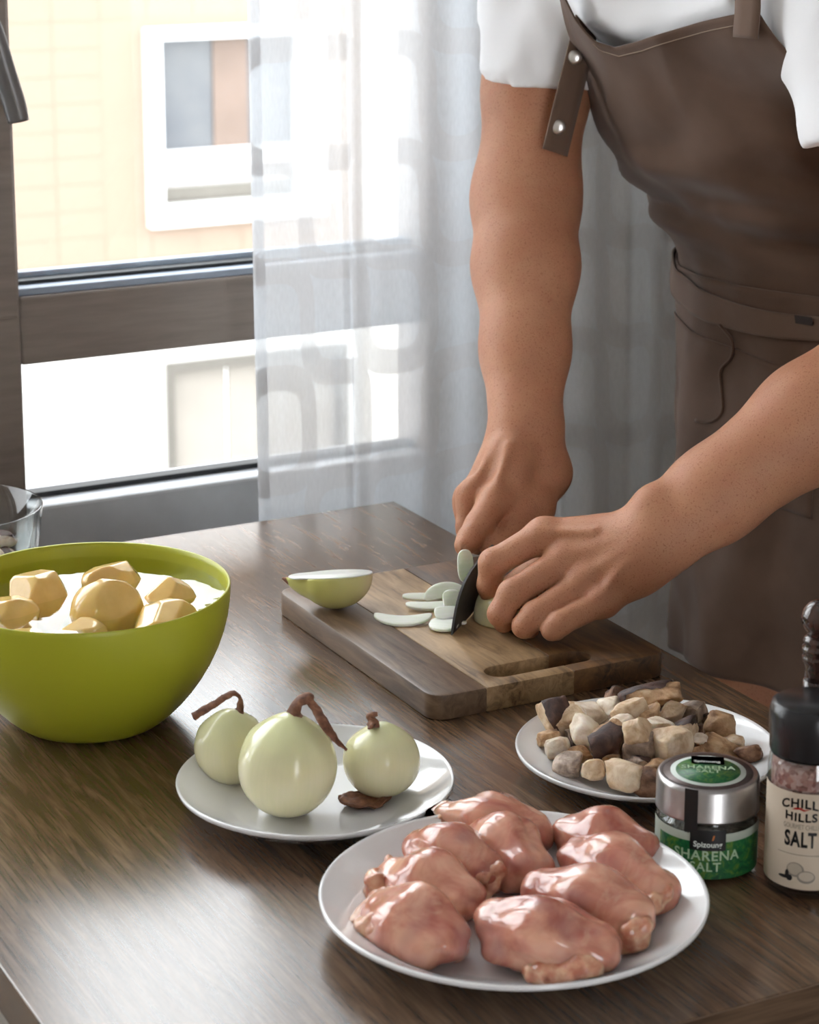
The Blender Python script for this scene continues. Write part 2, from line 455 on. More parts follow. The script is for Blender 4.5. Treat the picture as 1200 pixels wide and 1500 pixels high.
rp = link('rod', tube_mesh([(-1.3-1.0, 0, 0), (2.52-1.0, 0, 0)], [.011, .011], 16), plain('rod_white', (.75, .75, .75), .4), rod)
for x in (-1.2, 0.6, 2.3):
    link('bracket', box_mesh(x-1.0-.01, x-1.0+.01, -0.01, 0.125, -0.012, 0.012, 0.002), plain('rod_white', (.75, .75, .75), .4), rod, False)

# ---- the house across the street
BY = 12.0
bld = thing('building', (3.0, BY, -6.0), 'peach clad house with a white framed window across the street', 'building')
m_peach = plain('peach_cladding', (0.21, 0.155, 0.115), 0.8, 0.03, 3)
m_white = plain('white_render', (0.50, 0.49, 0.47), 0.8, 0.02, 3)
m_wframe = plain('white_pvc', (0.62, 0.62, 0.61), 0.5, 0.01)
def bpx(px, py): p = ony(px, py, BY); return p[0], p[2]
bx0, bzt = bpx(210, 41); bx1, bzb = bpx(473, 312); ix0, izt = bpx(231, 58); ix1, izb = bpx(430, 284)
_, zsplit = bpx(300, 470)
def bpart(name, a, mat, bevel=0.0, parent=None): return link(name, box_mesh(*a, bevel=bevel), mat, parent or bld, False, True)
# upper wall around the window opening, and the white ground floor
WL, WR, WTOP = -3.5, 10.5, 4.2
for a in ((WL, ix0, zsplit, WTOP), (ix1, WR, zsplit, WTOP), (ix0, ix1, zsplit, izb), (ix0, ix1, izt, WTOP)):
    bpart('wall', (a[0], a[1], BY+.013, BY+.4, a[2], a[3]), m_peach)
tx0, tzt = bpx(240, 531); tx1, tzb = bpx(505, 725)
for a in ((WL, tx0, -6, zsplit), (tx1, WR, -6, zsplit), (tx0, tx1, -6, tzb), (tx0, tx1, tzt, zsplit)):
    bpart('ground_floor_wall', (a[0], a[1], BY-.02, BY+.4, a[2], a[3]), m_white)
# cladding tiles
tile_h = (bpx(100, 152)[1]-bpx(100, 192)[1]); tile_w = (bpx(150, 200)[0]-bpx(80, 200)[0])
zt0 = bpx(100, 32)[1]
tme = box_mesh(0.003, tile_w-.003, BY+.010, BY+.014, 0.003, tile_h-.003, 0.001, 1)
xs0 = bpx(10, 200)[0]; ntile = 0
for r in range(-4, 12):
    z = zt0-(r+1)*tile_h
    for c in range(0, 19):
        x = xs0+c*tile_w+(0.5*tile_w if False else 0)
        if x+tile_w > bx0 and x < bx1 and z+tile_h > bzb and z < bzt: continue
        if ntile >= 296 or z < zsplit: continue
        o = bpy.data.objects.new('cladding_tile', tme); C.objects.link(o); o.parent = bld
        o.location = (x-3.0, -BY, z+6.0); ntile += 1
tme.materials.append(m_peach)
wnd = link('window', rects([(bx0, ix0, BY-.06, BY+.06, bzb, bzt), (ix1, bx1, BY-.06, BY+.06, bzb, bzt), (ix0, ix1, BY-.06, BY+.06, izt, bzt), (ix0, ix1, BY-.06, BY+.06, bzb, izb)]), m_wframe, bld, False, True)
def dark_glass():
    t = NT('dark_window_glass'); f = t.noise(t.coord('Object'), 2.2, 3)
    return t.bsdf(t.ramp(f, [(0.35, (0.045, 0.05, 0.06)), (0.65, (0.075, 0.078, 0.083))]), 0.35)
def bsub(name, px0, px1, py0, py1, dy, mat):
    a, t_ = bpx(px0, py0); b, u_ = bpx(px1, py1)
    o = link(name, box_mesh(a, b, BY+dy, BY+dy+.02, u_, t_), mat, wnd, False)
    o.data.transform(Matrix.Translation((-3.0, -BY, 6.0)))
    return o
bsub('pane', 231, 430, 58, 284, 0.05, dark_glass())
bsub('inner_curtain', 315, 368, 58, 225, 0.035, plain('brown_drape', (0.14, 0.10, 0.08), 0.8, 0.08, 4))
bsub('transom', 231, 430, 223, 236, 0.02, m_wframe)
bsub('red_blind', 288, 430, 237, 252, 0.035, plain('red_cloth', (0.15, 0.06, 0.055), 0.8))
bsub('lower_bar', 231, 430, 254, 262, 0.02, plain('bar_grey', (0.25, 0.24, 0.23), 0.6))
bsub('planter', 231, 430, 263, 284, 0.03, plain('planter_grey', (0.11, 0.10, 0.085), 0.8))
# lower opening: grey frame with a cream shutter
dr = link('shutter_door', rects([(tx0, tx0+.045, BY-.05, BY+.05, tzb, tzt), (tx1-.045, tx1, BY-.05, BY+.05, tzb, tzt), (tx0+.045, tx1-.045, BY-.05, BY+.05, tzt-.06, tzt)]), plain('frame_olive_grey', (0.08, 0.072, 0.06), 0.6), bld, False, True)
m_cream = plain('cream_shutter', (0.20, 0.18, 0.155), 0.7, 0.05, 3)
for k in range(3):
    a = tx0+.05+(tx1-tx0-.1)*k/3
    o = link('shutter_panel', box_mesh(a+.006, a+(tx1-tx0-.1)/3-.006, BY+.02, BY+.05, tzb, tzt-.07, 0.004), m_cream, dr, False); o.data.transform(Matrix.Translation((-3.0, -BY, 6.0)))
struct('street_ground', box_mesh(-14, 20, RYW+.3, BY+.5, -6.2, -6.0), plain('asphalt', (0.30, 0.29, 0.28), 0.9))
# ================================================================ table and tableware
TX0, TX1, TY0, TY1 = 0.382, 1.080, 1.029, 2.093
def table_mat():
    t = NT('table_oak_laminate')
    v = t.coord('Object', (1, 0.10, 1)); w = t.coord('Object', (1, 0.018, 1)); z = t.coord('Object', (1, .3, 1))
    big = t.noise(z, 7, 3, 0.5, 1.2); grain = t.noise(v, 120, 5, 0.62, 0.6); fine = t.noise(w, 520, 4, 0.6)
    col = t.ramp(grain, [(0.32, (0.048, 0.027, 0.016)), (0.50, (0.125, 0.072, 0.040)), (0.68, (0.215, 0.135, 0.082))])
    col = t.mix(t.math('MULTIPLY', big, 0.7), col, (0.105, 0.058, 0.032))
    pore = t.ramp(fine, [(0.36, (0.42, 0.42, 0.42)), (0.50, (1, 1, 1))])
    col = t.mix(0.75, col, pore, 'MULTIPLY')
    h = t.math('ADD', t.math('MULTIPLY', fine, 0.8), t.math('MULTIPLY', grain, 0.6))
    return t.bsdf(col, t.math('MULTIPLY_ADD', fine, 0.14, 0.16), normal=t.bump(h, 0.30, 0.00006), spec=1.0)
m_table = table_mat()
tb = thing('dining_table', ((TX0+TX1)/2, (TY0+TY1)/2, 0), 'brown oak laminate dining table standing beside the window', 'table')
link('tabletop', box_mesh(TX0, TX1, TY0, TY1, ZT-.034, ZT, 0.0012, 2), m_table, tb, False, True)
def edge_mat():
    t = NT('table_edge_band'); f = t.noise(t.coord('Object', (.05, 1, 1)), 220, 5, .6, .4)
    return t.bsdf(t.ramp(f, [(.32, (.045, .026, .016)), (.5, (.10, .060, .036)), (.68, (.16, .10, .062))]), .4)
m_edge = edge_mat()
for y in (TY0-.0008, TY1-.0004): link('edge_band', box_mesh(TX0+.0006, TX1-.0006, y, y+.0012, ZT-.0335, ZT-.0006), m_edge, tb, False, True)
m_leg = plain('table_leg_dark', (0.06, 0.042, 0.032), 0.5, 0.1, 40)
for x in (TX0+.03, TX1-.09):
    for y in (TY0+.03, TY1-.09):
        link('leg', box_mesh(x, x+.06, y, y+.06, 0, ZT-.034, 0.003), m_leg, tb, False, True)
for a in ((TX0+.09, TX1-.09, TY0+.045, TY0+.065), (TX0+.09, TX1-.09, TY1-.065, TY1-.045), (TX0+.045, TX0+.065, TY0+.09, TY1-.09), (TX1-.065, TX1-.045, TY0+.09, TY1-.09)):
    link('apron_rail', box_mesh(a[0], a[1], a[2], a[3], ZT-.10, ZT-.034, 0.002), m_leg, tb, False, True)

# ---- plates
m_china = plain('white_china', (0.80, 0.80, 0.81), 0.12, 0.01, 10, coat=0.4)
def plate(x, y, R, h, label, cat='plate'):
    k = R/0.10
    prof = [(0, .004), (R*.60, .004), (R*.64, .0055), (R*.74, .009), (R*.88, h*.72), (R*.975, h-.002), (R*.99, h-.0004), (R, h-.0014), (R*.995, h-.004), (R*.90, h*.62), (R*.75, .005), (R*.60, .0012), (R*.585, 0), (R*.55, 0), (R*.54, .0014), (0, .0014)]
    o = link('plate', lathe_mesh(prof[::-1], 96), m_china)
    o.location = (x, y, ZT); tag(o, label, cat); return o
P_ON, P_CH, P_MU = (0.665, 1.4165), (0.698, 1.1826), (0.9184, 1.3572)
plate(*P_ON, 0.103, 0.024, 'small white china plate holding three peeled onions')
plate(*P_CH, 0.128, 0.027, 'large white china plate of raw chicken thighs')
plate(*P_MU, 0.101, 0.022, 'small white china plate piled with chopped mushrooms')

# ---- lime bowl with water and peeled potatoes
BW = (0.577, 1.657); BR, BH = 0.115, 0.114
def lime_mat():
    t = NT('lime_plastic'); g = t.noise(t.coord('Object'), 700, 2)
    return t.bsdf((0.39, 0.40, 0.025), 0.38, normal=t.bump(g, 0.08, 0.0003), sss=0.05, sss_r=(.6, .7, .1), sss_s=0.006)
def bowl_r(s):   # s: height fraction -> radius fraction
    return 0.46+0.54*math.pow(max(s, 0), 0.52) if s > 0 else 0.46
outer = [(0, 0), (BR*.40, 0), (BR*.44, .001)] + [(BR*(0.47+0.53*math.sin(math.pi/2*min(1, s)**0.80)**0.95), BH*s) for s in [0.02, .05, .1, .17, .25, .34, .44, .55, .66, .77, .88, .96]]
outer += [(BR, BH*.99), (BR*.995, BH), (BR*.98, BH*.995)]
inner = [(r-.0032, z+(.003 if z < .03 else 0)) for r, z in outer[3:-3]][::-1]
link_b = link('mixing_bowl', lathe_mesh(outer+inner+[(BR*.4, .0045), (0, .0045)], 128), lime_mat())
link_b.location = (*BW, ZT); tag(link_b, 'lime green plastic bowl filled with water and peeled potatoes', 'bowl')
WZ = BH-.0135
wr = float(np.interp(WZ, [z for r, z in inner[::-1]], [r for r, z in inner[::-1]]))+.0004
m_water = thin_glass('water_surface', (0.95, 0.97, 0.88), 0.03, 0.015, lambda t: t.bump(t.noise(t.coord('Object'), 26, 2), 0.25, 0.002))
wt = link('water', lathe_mesh([(0, 0), (wr*.3, 0), (wr*.6, 0), (wr*.8, 0), (wr*.96, .0003), (wr, .0016)], 128), m_water)
wt.location = (*BW, ZT+WZ); tag(wt, 'clear water filling the lime green bowl', 'water')
def potato_mat():
    t = NT('peeled_potato'); v = t.coord('Object'); f = t.noise(v, 34, 4)
    col = t.ramp(f, [(0.3, (0.66, 0.42, 0.13)), (0.7, (0.80, 0.57, 0.22))])
    return t.bsdf(col, 0.22, normal=t.bump(f, 0.15, 0.001), sss=0.25, sss_r=(1, .6, .2), sss_s=0.008, coat=0.5)
m_pot = potato_mat()
def potato(px, py, rx, ry, rz, rot, seed, sub, label):
    r = random.Random(seed)
    planes = []
    for i in range(34):
        n = Vector((r.gauss(0, 1), r.gauss(0, 1), r.gauss(0, 1))).normalized(); planes.append((n, r.uniform(.84, 1.0)))
    def fn(c):
        d = c.normalized(); s = 1.08
        for n, k in planes:
            q = d.dot(n)
            if q > 0.2: s = min(s, k/q)
        return Vector((d.x*s*rx, d.y*s*ry, d.z*s*rz))
    me = ico_mesh(5, fn)
    p = onz(px, py, ZT+WZ)
    o = link('potato', me, m_pot); o.location = (p[0], p[1], ZT+WZ+sub-.011); o.rotation_euler = (r.uniform(-.2, .2), r.uniform(-.2, .2), rot)
    tag(o, label, 'potato', 'peeled potatoes in the lime bowl')
PL = 'peeled yellow potato in the lime green bowl'
potato(156, 893, .029, .026, .030, 0.3, 1, .006, PL+', highest in the middle')
potato(55, 870, .029, .025, .028, 1.0, 2, .004, PL+', behind and against the highest one')
potato(165, 850, .029, .022, .026, 0.2, 3, .002, PL+', at the window side rim')
potato(250, 871, .022, .020, .024, -.3, 4, .002, PL+', small one by the rim nearest the onions')
potato(243, 908, .034, .026, .026, .5, 5, .000, PL+', long one against the rim nearest the onions')
potato(118, 918, .028, .020, .024, 0, 6, -.008, PL+', lowest one with only its top above water')
potato(8, 896, .028, .024, .024, .2, 7, .000, PL+', beside the highest one away from the window')
potato(30, 921, .022, .016, .018, .3, 9, -.006, PL+', nearly sunk at the front rim')

# ---- glass bowl behind with sliced mushrooms
m_jglass = thin_glass('clear_glass', (.90, .92, .92), .06, .02)
GB = (0.566, 1.980); GR, GH = 0.078, 0.096
prof = [(0, 0), (.035, 0), (.045, .003), (.056, .013), (.066, .032), (.0735, .060), (GR, GH-.001), (GR-.001, GH), (GR-.0032, GH-.0006), (.070, .060), (.0625, .034), (.052, .016), (.04, .0075), (0, .006)]
gb = link('glass_bowl', lathe_mesh(prof, 96), m_jglass); gb.location = (*GB, ZT)
tag(gb, 'clear glass bowl half full of mushroom pieces behind the lime green bowl', 'bowl')

# ---- cutting board: three glued planks with a slot handle
BX0, BX1, BYN, BYF = 0.818, 1.047, 1.517, 1.825; BT = 0.022
def board_mat(name, cols, seed, sc=1.0):
    t = NT(name); v = t.coord('Object', (1, .13, 1), loc=(seed, seed*2, 0)); f = t.noise(v, 95*sc, 6, 0.65, 0.8); b = t.noise(t.coord('Object', (1, .35, 1), loc=(seed, 0, 0)), 14, 3, 0.5, 1.5)
    col = t.mix(b, t.ramp(f, [(0.34, cols[0]), (0.5, cols[1]), (0.66, cols[2])]), t.ramp(b, [(.35, cols[0]), (.65, cols[2])]))
    return t.bsdf(col, 0.42, normal=t.bump(f, 0.3, 0.0006))
mb1 = board_mat('board_walnut', [(0.045, 0.026, 0.016), (0.125, 0.074, 0.045), (0.23, 0.15, 0.095)], 1.3)
mb2 = board_mat('board_acacia_light', [(0.085, 0.048, 0.024), (0.33, 0.205, 0.10), (0.50, 0.34, 0.19)], 4.1)
mb3 = board_mat('board_acacia_dark', [(0.018, 0.011, 0.008), (0.095, 0.045, 0.019), (0.23, 0.115, 0.045)], 7.7)
bd = thing('cutting_board', ((BX0+BX1)/2, (BYN+BYF)/2, ZT), 'thick wooden cutting board of dark and light planks with slot handle', 'cutting board')
x12, x23 = 0.868, 0.952
sx0, sx1, syc, sr = 0.884, 0.984, 1.5455, 0.0125
def arc(cx, cy, r, a0, a1, n=6): return [(cx+r*math.cos(a0+(a1-a0)*i/n), cy+r*math.sin(a0+(a1-a0)*i/n)) for i in range(n+1)]
H = math.pi/2; cr = .016
poly1 = arc(BX0+cr, BYN+cr, cr, 2*H, 3*H) + [(x12, BYN), (x12, BYF)] + arc(BX0+cr, BYF-cr, cr, H, 2*H)
poly2 = [(x12, BYN), (x23, BYN), (x23, syc-sr)] + arc(sx0+sr, syc, sr, 3*H, H, 10) + [(x23, syc+sr), (x23, BYF), (x12, BYF)]
poly3 = [(x23, BYN)] + arc(BX1-cr, BYN+cr, cr, 3*H, 4*H) + arc(BX1-cr, BYF-cr, cr, 0, H) + [(x23, BYF), (x23, syc+sr)] + arc(sx1-sr, syc, sr, H, -H, 10) + [(x23, syc-sr)]
for poly, mt in ((poly1, mb1), (poly2, mb2), (poly3, mb3)):
    bm = bmesh.new()
    me = prism_mesh(poly, ZT, ZT+BT, 0.0022, 2)
    o = link('plank', me, mt, bd, True, True); shade_auto(o, 40)
# the dark inlay of the slot's near strip end
ZB = ZT+BT
# ================================================================ the person
FA = np.array([-0.987, -0.16, 0]); LA = np.array([0.16, -0.987, 0])     # facing, and the person's left
PO = np.array([1.43, 1.80, 0.0])
def B(f, l, u): return PO+f*FA+l*LA+np.array([0, 0, u])
RB = np.array([FA, LA, ZZ])
def tilt(a):      # body axes leaned forward by a radians
    c, s = math.cos(a), math.sin(a); return np.array([FA*c-ZZ*s, LA, ZZ*c+FA*s])
R_SH = np.array([1.226, 2.026, 1.33]); L_SH = np.array([1.305, 1.605, 1.30])
R_EL = np.array([1.157, 1.95, 1.096]); L_EL = np.array([1.31, 1.53, 1.01])
R_WR = ony(769, 612, 1.815); L_WR = ony(962, 788, 1.565)
def skin_mat():
    t = NT('skin'); v = t.coord('Object')
    big = t.noise(v, 9, 3); mid = t.noise(v, 60, 4); fr = t.noise(v, 600, 3)
    col = t.ramp(big, [(0.3, (0.43, 0.195, 0.108)), (0.7, (0.53, 0.265, 0.155))])
    col = t.mix(t.math('MULTIPLY', t.math('SUBTRACT', mid, .35), 0.9), col, (0.42, 0.15, 0.095))
    spot = t.ramp(fr, [(0.56, (1, 1, 1)), (0.72, (0.60, 0.46, 0.38))])
    col = t.mix(0.8, col, spot, 'MULTIPLY')
    vor = t('TexVoronoi'); t.l.new(v, vor.inputs['Vector']); vor.inputs['Scale'].default_value = 900
    h = t.math('ADD', t.math('MULTIPLY', vor.outputs['Distance'], 0.5), t.math('MULTIPLY', mid, 1.2)); h = t.math('ADD', h, t.math('MULTIPLY', t.noise(v, 220, 3), .9))
    return t.bsdf(col, 0.48, normal=t.bump(h, 0.28, 0.0014), sss=0.18, sss_r=(1, .35, .2), sss_s=0.006, spec=0.4)
m_skin = skin_mat()

def hand_mesh_field(S, palm, fingers, kf=0.010, details=()):
    """palm: prims blended together; each finger is a chain blended with the palm but not with its neighbours"""
    base = S.D.copy()
    for p, k in palm: S.put(p, k, base)
    out = base.copy()
    for ch in fingers:
        E = np.full_like(base, 0.08)
        for p in ch: S.put(p, 0.004, E)
        out = np.minimum(out, smin(base, E, kf))
    S.D = out
    for p, k in details: S.put(p, k)
def chain_prims(pts, radii):
    return [Cone(pts[i], pts[i+1], radii[i], radii[i+1]) for i in range(len(pts)-1)]
def Y_(px, py, Y): return ony(px, py, Y)

# ---- right arm and the hand on the knife
S = SDF((0.93, 1.66, 0.775), (1.34, 2.12, 1.42), 0.0022)
va = np.array([1, 0.1, 0.0])
R_M = [Y_(724, 734, 1.762), Y_(690, 724, 1.790), Y_(684, 730, 1.815), Y_(686, 744, 1.838)]       # knuckles index .. little
fdir = np.array([0.64, 0.76, 0.15]); fdir /= np.linalg.norm(fdir)
wpt = R_WR; nrm_r = np.cross(R_M[0]-wpt, R_M[3]-wpt); nrm_r /= np.linalg.norm(nrm_r)
palm = [(Cone(R_SH, R_EL*0.55+R_SH*0.45, .058, .0525), .03), (Cone(R_EL*0.55+R_SH*0.45, R_EL, .0525, .0505), .02),
        (Cone(R_EL, R_EL*.68+wpt*.32, .0495, .0505), .03), (Cone(R_EL*.68+wpt*.32, R_EL*.3+wpt*.7, .051, .041), .02),
        (Cone(R_EL*.3+wpt*.7, wpt, .041, .0355, np.array([.5, .8, .0]), .86), .02),
        (Ell(R_EL+np.array([.012, .026, -.005]), (.03, .03, .035)), .03)]
for i, (m, r0, r1) in enumerate(zip(R_M, (.019, .0185, .0175, .0165), (.0135, .0135, .013, .012))):
    st = wpt+(R_M[i]-wpt)*0.10+np.array([0, 0, -.002])
    palm.append((Cone(st, m+np.array([.004, .004, -.006]), r0+.004, r1), .012))
th0 = Y_(797, 692, 1.795); th1 = Y_(780, 744, 1.765); th2 = Y_(745, 782, 1.744); th3 = Y_(722, 804, 1.730)
palm.append((Cone(wpt+np.array([.006, -.004, -.012]), th0, .028, .026), .015))
palm.append((Cone(th0, th1, .024, .019), .012)); palm.append((Cone(R_M[0]+np.array([.010, .004, -.010]), th1, .016, .016), .012)); palm.append((Cone(wpt*.5+R_M[0]*.5, th1*.5+R_M[0]*.5, .020, .014), .014))
palm.append((Ell((R_M[1]+th1)/2+np.array([.012, .02, -.004]), (.03, .035, .022)), .012))
def curl(m, pts): return [m]+pts
i_p = Y_(702, 770, 1.746); i_d = Y_(688, 790, 1.737); i_t = Y_(681, 799, 1.732)
fing = [chain_prims([R_M[0], i_p, i_d, i_t], [.0150, .0135, .0118, .0100])]
for k, dz in ((1, .000), (2, .001), (3, .002)):
    m = R_M[k]; p1 = m+np.array([-.010+.004*k, -.004, -.030]); p2 = p1+np.array([.016, .006, -.019]); p3 = p2+np.array([.018, .012, .006])
    fing.append(chain_prims([m, p1, p2, p3], [.0132-.0006*k, .0112-.0005*k, .0100-.0005*k, .0085]))
fing.append(chain_prims([th1, th2, th3], [.0175, .0145, .0115]))
det = []
for k in range(4):       # extensor tendons and knuckles
    a = wpt+(R_M[k]-wpt)*0.25; b = R_M[k]
    up = np.array([-.35, -.55, .75]); up /= np.linalg.norm(up)
    if k < 3: det.append((Cone(a*.7+b*.3+up*(.0205-.0015*k), b+up*.0115, .0022, .0034), .008))
    det.append((Ell(b+up*.006, (.0085, .0085, .0085)), .009))
hand_mesh_field(S, palm, fing, 0.012, det)
V, Q = S.mesh(); V = relax(V, Q, 2, .5); bodyV, bodyQ = [V], [Q]; vo = len(V)

# ---- left arm and the claw-gripped hand
S = SDF((0.90, 1.44, 0.772), (1.36, 1.74, 1.36), 0.0022)
L_M = [Y_(797, 783, 1.640), Y_(833, 818, 1.616), Y_(860, 851, 1.594), Y_(884, 880, 1.575)]
L_P = [Y_(722, 826, 1.652), Y_(750, 871, 1.612), Y_(783, 902, 1.588), Y_(819, 914, 1.568)]
L_D = [Y_(717, 858, 1.655), Y_(733, 899, 1.613), Y_(768, 917, 1.591), Y_(809, 922, 1.570)]
L_T = [Y_(722, 882, 1.660), Y_(738, 912, 1.622), Y_(776, 922, 1.600), Y_(816, 925, 1.578)]
for T in L_T+L_D: T[2] = max(T[2], ZB+.0095)
wl_ = L_WR; ax = (L_EL-wl_)/np.linalg.norm(L_EL-wl_)
hn = np.cross(L_M[0]-wl_, L_M[3]-wl_); hn /= np.linalg.norm(hn)
if hn[2] < 0: hn = -hn
palm = [(Cone(L_SH, L_EL, .060, .052), .03), (Cone(L_EL, L_EL*.6+wl_*.4, .052, .050), .03),
        (Cone(L_EL*.6+wl_*.4, L_EL*.22+wl_*.78, .050, .0395), .02), (Cone(L_EL*.22+wl_*.78, wl_, .0395, .036, hn, .80), .02)]
for i in range(4):
    st = wl_+(L_M[i]-wl_)*.08-hn*.004
    palm.append((Cone(st, L_M[i]-hn*.004, (.0255, .0235, .0225, .022)[i], (.0150, .0150, .0143, .0135)[i]), .014))
pc = sum(L_M)/4*.55+wl_*.45
palm.append((Cone(wl_-hn*.012, sum(L_M)/4-hn*.010, .024, .020), .02))
palm.append((Ell(wl_*.55+L_M[3]*.45-hn*.010, (.022, .022, .022)), .02))
t0 = wl_*.6+L_M[0]*.4-hn*.018+np.array([0, .012, 0]); t1 = t0*.35+np.array(Y_(772, 822, 1.690))*.65; t2 = np.array(Y_(752, 862, 1.685)); t3 = np.array(Y_(738, 884, 1.672))
palm.append((Cone(t0, t1, .020, .0155), .014))
fing = [chain_prims([L_M[k], L_P[k], L_D[k], L_T[k]], [(.0140, .0124, .0108, .0092), (.0142, .0126, .0110, .0094), (.0135, .0118, .0104, .0090), (.0122, .0106, .0094, .0082)][k]) for k in range(4)]
fing.append(chain_prims([t1, t2, t3], [.0150, .0125, .0100]))
det = []
for k in range(4):
    det.append((Ell(L_M[k]+hn*.0065, (.0098, .0098, .0098)), .010))
    det.append((Ell(L_P[k]+(L_P[k]-L_D[k])*.14, (.0108, .0108, .0108)) if k < 3 else Ell(L_P[k], (.009, .009, .009)), .005))
    det.append((Cone(wl_*.5+L_M[k]*.5+hn*.0185, L_M[k]+hn*.0125, .0018, .0028), .007))
det.append((Ell(wl_+ax*.018+hn*.016-np.cross(ax, hn)*.024, (.013, .013, .013)), .02))     # wrist bone
hand_mesh_field(S, palm, fing, 0.010, det)
V, Q = S.mesh(); V = relax(V, Q, 2, .5); bodyV.append(V); bodyQ.append(Q+vo); vo += len(V)

# ---- trunk, legs and head
S = SDF((0.85, 1.38, -0.005), (1.72, 2.20, 1.86), 0.0075)
NECK = B(.205, -.062, 1.40); HEAD = B(.285, -.066, 1.545)
tr = [(Ell(B(-.035, 0, .93), (.110, .165, .13), RB), .05), (Ell(B(-.025, -.02, 1.06), (.098, .146, .15), tilt(.35)), .06), (Ell(B(.07, -.045, 1.215), (.108, .165, .16), tilt(.55)), .07),
      (Cone(R_SH, B(.17, -.06, 1.345), .058, .075), .05), (Cone(L_SH, B(.17, -.06, 1.345), .058, .075), .05),
      (Cone(R_SH, R_EL*.35+R_SH*.65, .060, .055), .02), (Cone(L_SH, L_EL*.35+L_SH*.65, .060, .055), .02),
      (Cone(B(.165, -.06, 1.36), HEAD-np.array([0, 0, .03]), .058, .052), .04)]
for s, fo in ((1, .0), (-1, .0)):
    hip = B(-.03, .085*s, .88); kn = B(.0+fo, .10*s, .49); an = B(-.03+fo, .105*s, .085); toe = B(.16+fo, .12*s, .028)
    tr += [(Cone(hip, kn, .085, .056), .05), (Cone(kn, B(-.03+fo, .10*s, .34), .054, .056), .03), (Cone(B(-.03+fo, .10*s, .34), an, .056, .036), .03),
           (Cone(an-np.array([0, 0, .04]), toe, .038, .030), .03), (Ell(an+np.array([0, 0, -.05])-FA*.03, (.035, .033, .034)), .02)]
HR = tilt(.55)
hd = lambda f, l, u: HEAD+HR.T@np.array([f, l, u])
tr += [(Ell(hd(0, 0, .03), (.095, .075, .10), HR), .02), (Ell(hd(.025, 0, -.045), (.062, .056, .065), HR), .03), (Cone(hd(.095, 0, .015), hd(.112, 0, -.022), .009, .013), .012),
       (Ell(hd(.088, 0, -.058), (.014, .024, .010), HR), .008), (Ell(hd(.078, 0, -.092), (.022, .024, .018), HR), .02), (Ell(hd(.088, .032, .028), (.012, .022, .008), HR), .012), (Ell(hd(.088, -.032, .028), (.012, .022, .008), HR), .012),
       (Ell(hd(-.005, .077, -.005), (.020, .009, .031), HR), .006), (Ell(hd(-.005, -.077, -.005), (.020, .009, .031), HR), .006)]
for p, k in tr: S.put(p, k)
V, Q = S.mesh(); V = relax(V, Q, 2, .5); bodyV.append(V); bodyQ.append(Q+vo)
man = thing('person', (1.43, 1.80, 0), 'person in white T-shirt and brown apron bending to slice onion with both hands', 'person')
body = link('body', np_mesh(np.concatenate(bodyV), np.concatenate(bodyQ)), m_skin, man, True, True)
m_hair = plain('dark_hair', (0.05, 0.03, 0.02), 0.6, 0.2, 200, 0.4)
H_ = SDF((0.95, 1.6, 1.35), (1.35, 2.1, 1.86), 0.005)
H_.put(Cut(Cut(Ell(hd(-.006, 0, .04), (.103, .083, .108), HR), hd(.055, 0, .05), HR.T@np.array([1, 0, -.55])), hd(0, 0, -.045), HR.T@np.array([.35, 0, -1])))
V, Q = H_.mesh(); link('hair', np_mesh(relax(V, Q, 3), Q), m_hair, man, True, True)
for s in (1, -1):
    c = hd(.083, .031*s, .012)
    o = link('eye', ico_mesh(3, lambda v: Vector(c)+v*.0118), plain('eye_white', (.75, .73, .7), .2), man, True, True)

# ---- T-shirt
def shirt_mat():
    t = NT('white_jersey'); g = t.noise(t.coord('Object'), 900, 2); w = t.noise(t.coord('Object'), 14, 3)
    return t.bsdf((0.86, 0.86, 0.88), 0.85, normal=t.bump(t.math('ADD', t.math('MULTIPLY', g, .05), t.math('MULTIPLY', w, .8)), 0.25, 0.006), sss=0.0, sheen=0.2)
m_shirt = shirt_mat()
T = SDF((1.02, 1.42, 0.93), (1.66, 2.20, 1.46), 0.005)
sh = [(Ell(B(-.035, 0, .95), (.124, .180, .14), RB), .05), (Ell(B(-.025, -.02, 1.06), (.112, .162, .17), tilt(.35)), .06), (Ell(B(.07, -.045, 1.215), (.122, .180, .17), tilt(.55)), .07),
      (Cone(R_SH, B(.17, -.06, 1.345), .068, .088), .05), (Cone(L_SH, B(.17, -.06, 1.345), .068, .088), .05)]
for p, k in sh: T.put(p, k)
bare = T.D.copy()
ra = (R_EL-R_SH); ra /= np.linalg.norm(ra); la = (L_EL-L_SH); la /= np.linalg.norm(la)
hemR = ony(768, 108, 1.995); hemR = R_SH+ra*np.dot(hemR-R_SH, ra)
nR = np.array([0.0, .14, -1.0]); nL = la
T.put(Cut(Cone(R_SH+np.array([0, 0, .01]), hemR+ra*.03, .068, .0605), hemR, nR), .035)
T.put(Cut(Cone(L_SH+np.array([0, 0, .01]), L_SH+la*.14, .080, .074), L_SH+la*.112, nL), .035)
V, Q = T.mesh(); V = relax(V, Q, 2, .5)
def wrinkle(P, amp, sc, seed=0.0, st=(1, 1, 1)):
    return np.array([noise.noise(Vector((p[0]*st[0]*sc+seed, p[1]*st[1]*sc, p[2]*st[2]*sc)))*amp for p in P])
def vnormals(V, Q):
    n = np.zeros_like(V); fn = np.cross(V[Q[:, 2]]-V[Q[:, 0]], V[Q[:, 3]]-V[Q[:, 1]])
    for i in range(4):
        for k in range(3): n[:, k] += np.bincount(Q[:, i], fn[:, k], len(V))
    return n/(np.linalg.norm(n, axis=1)[:, None]+1e-12)
n = vnormals(V, Q)
if np.sum(n*(V-V.mean(0))) < 0: n = -n
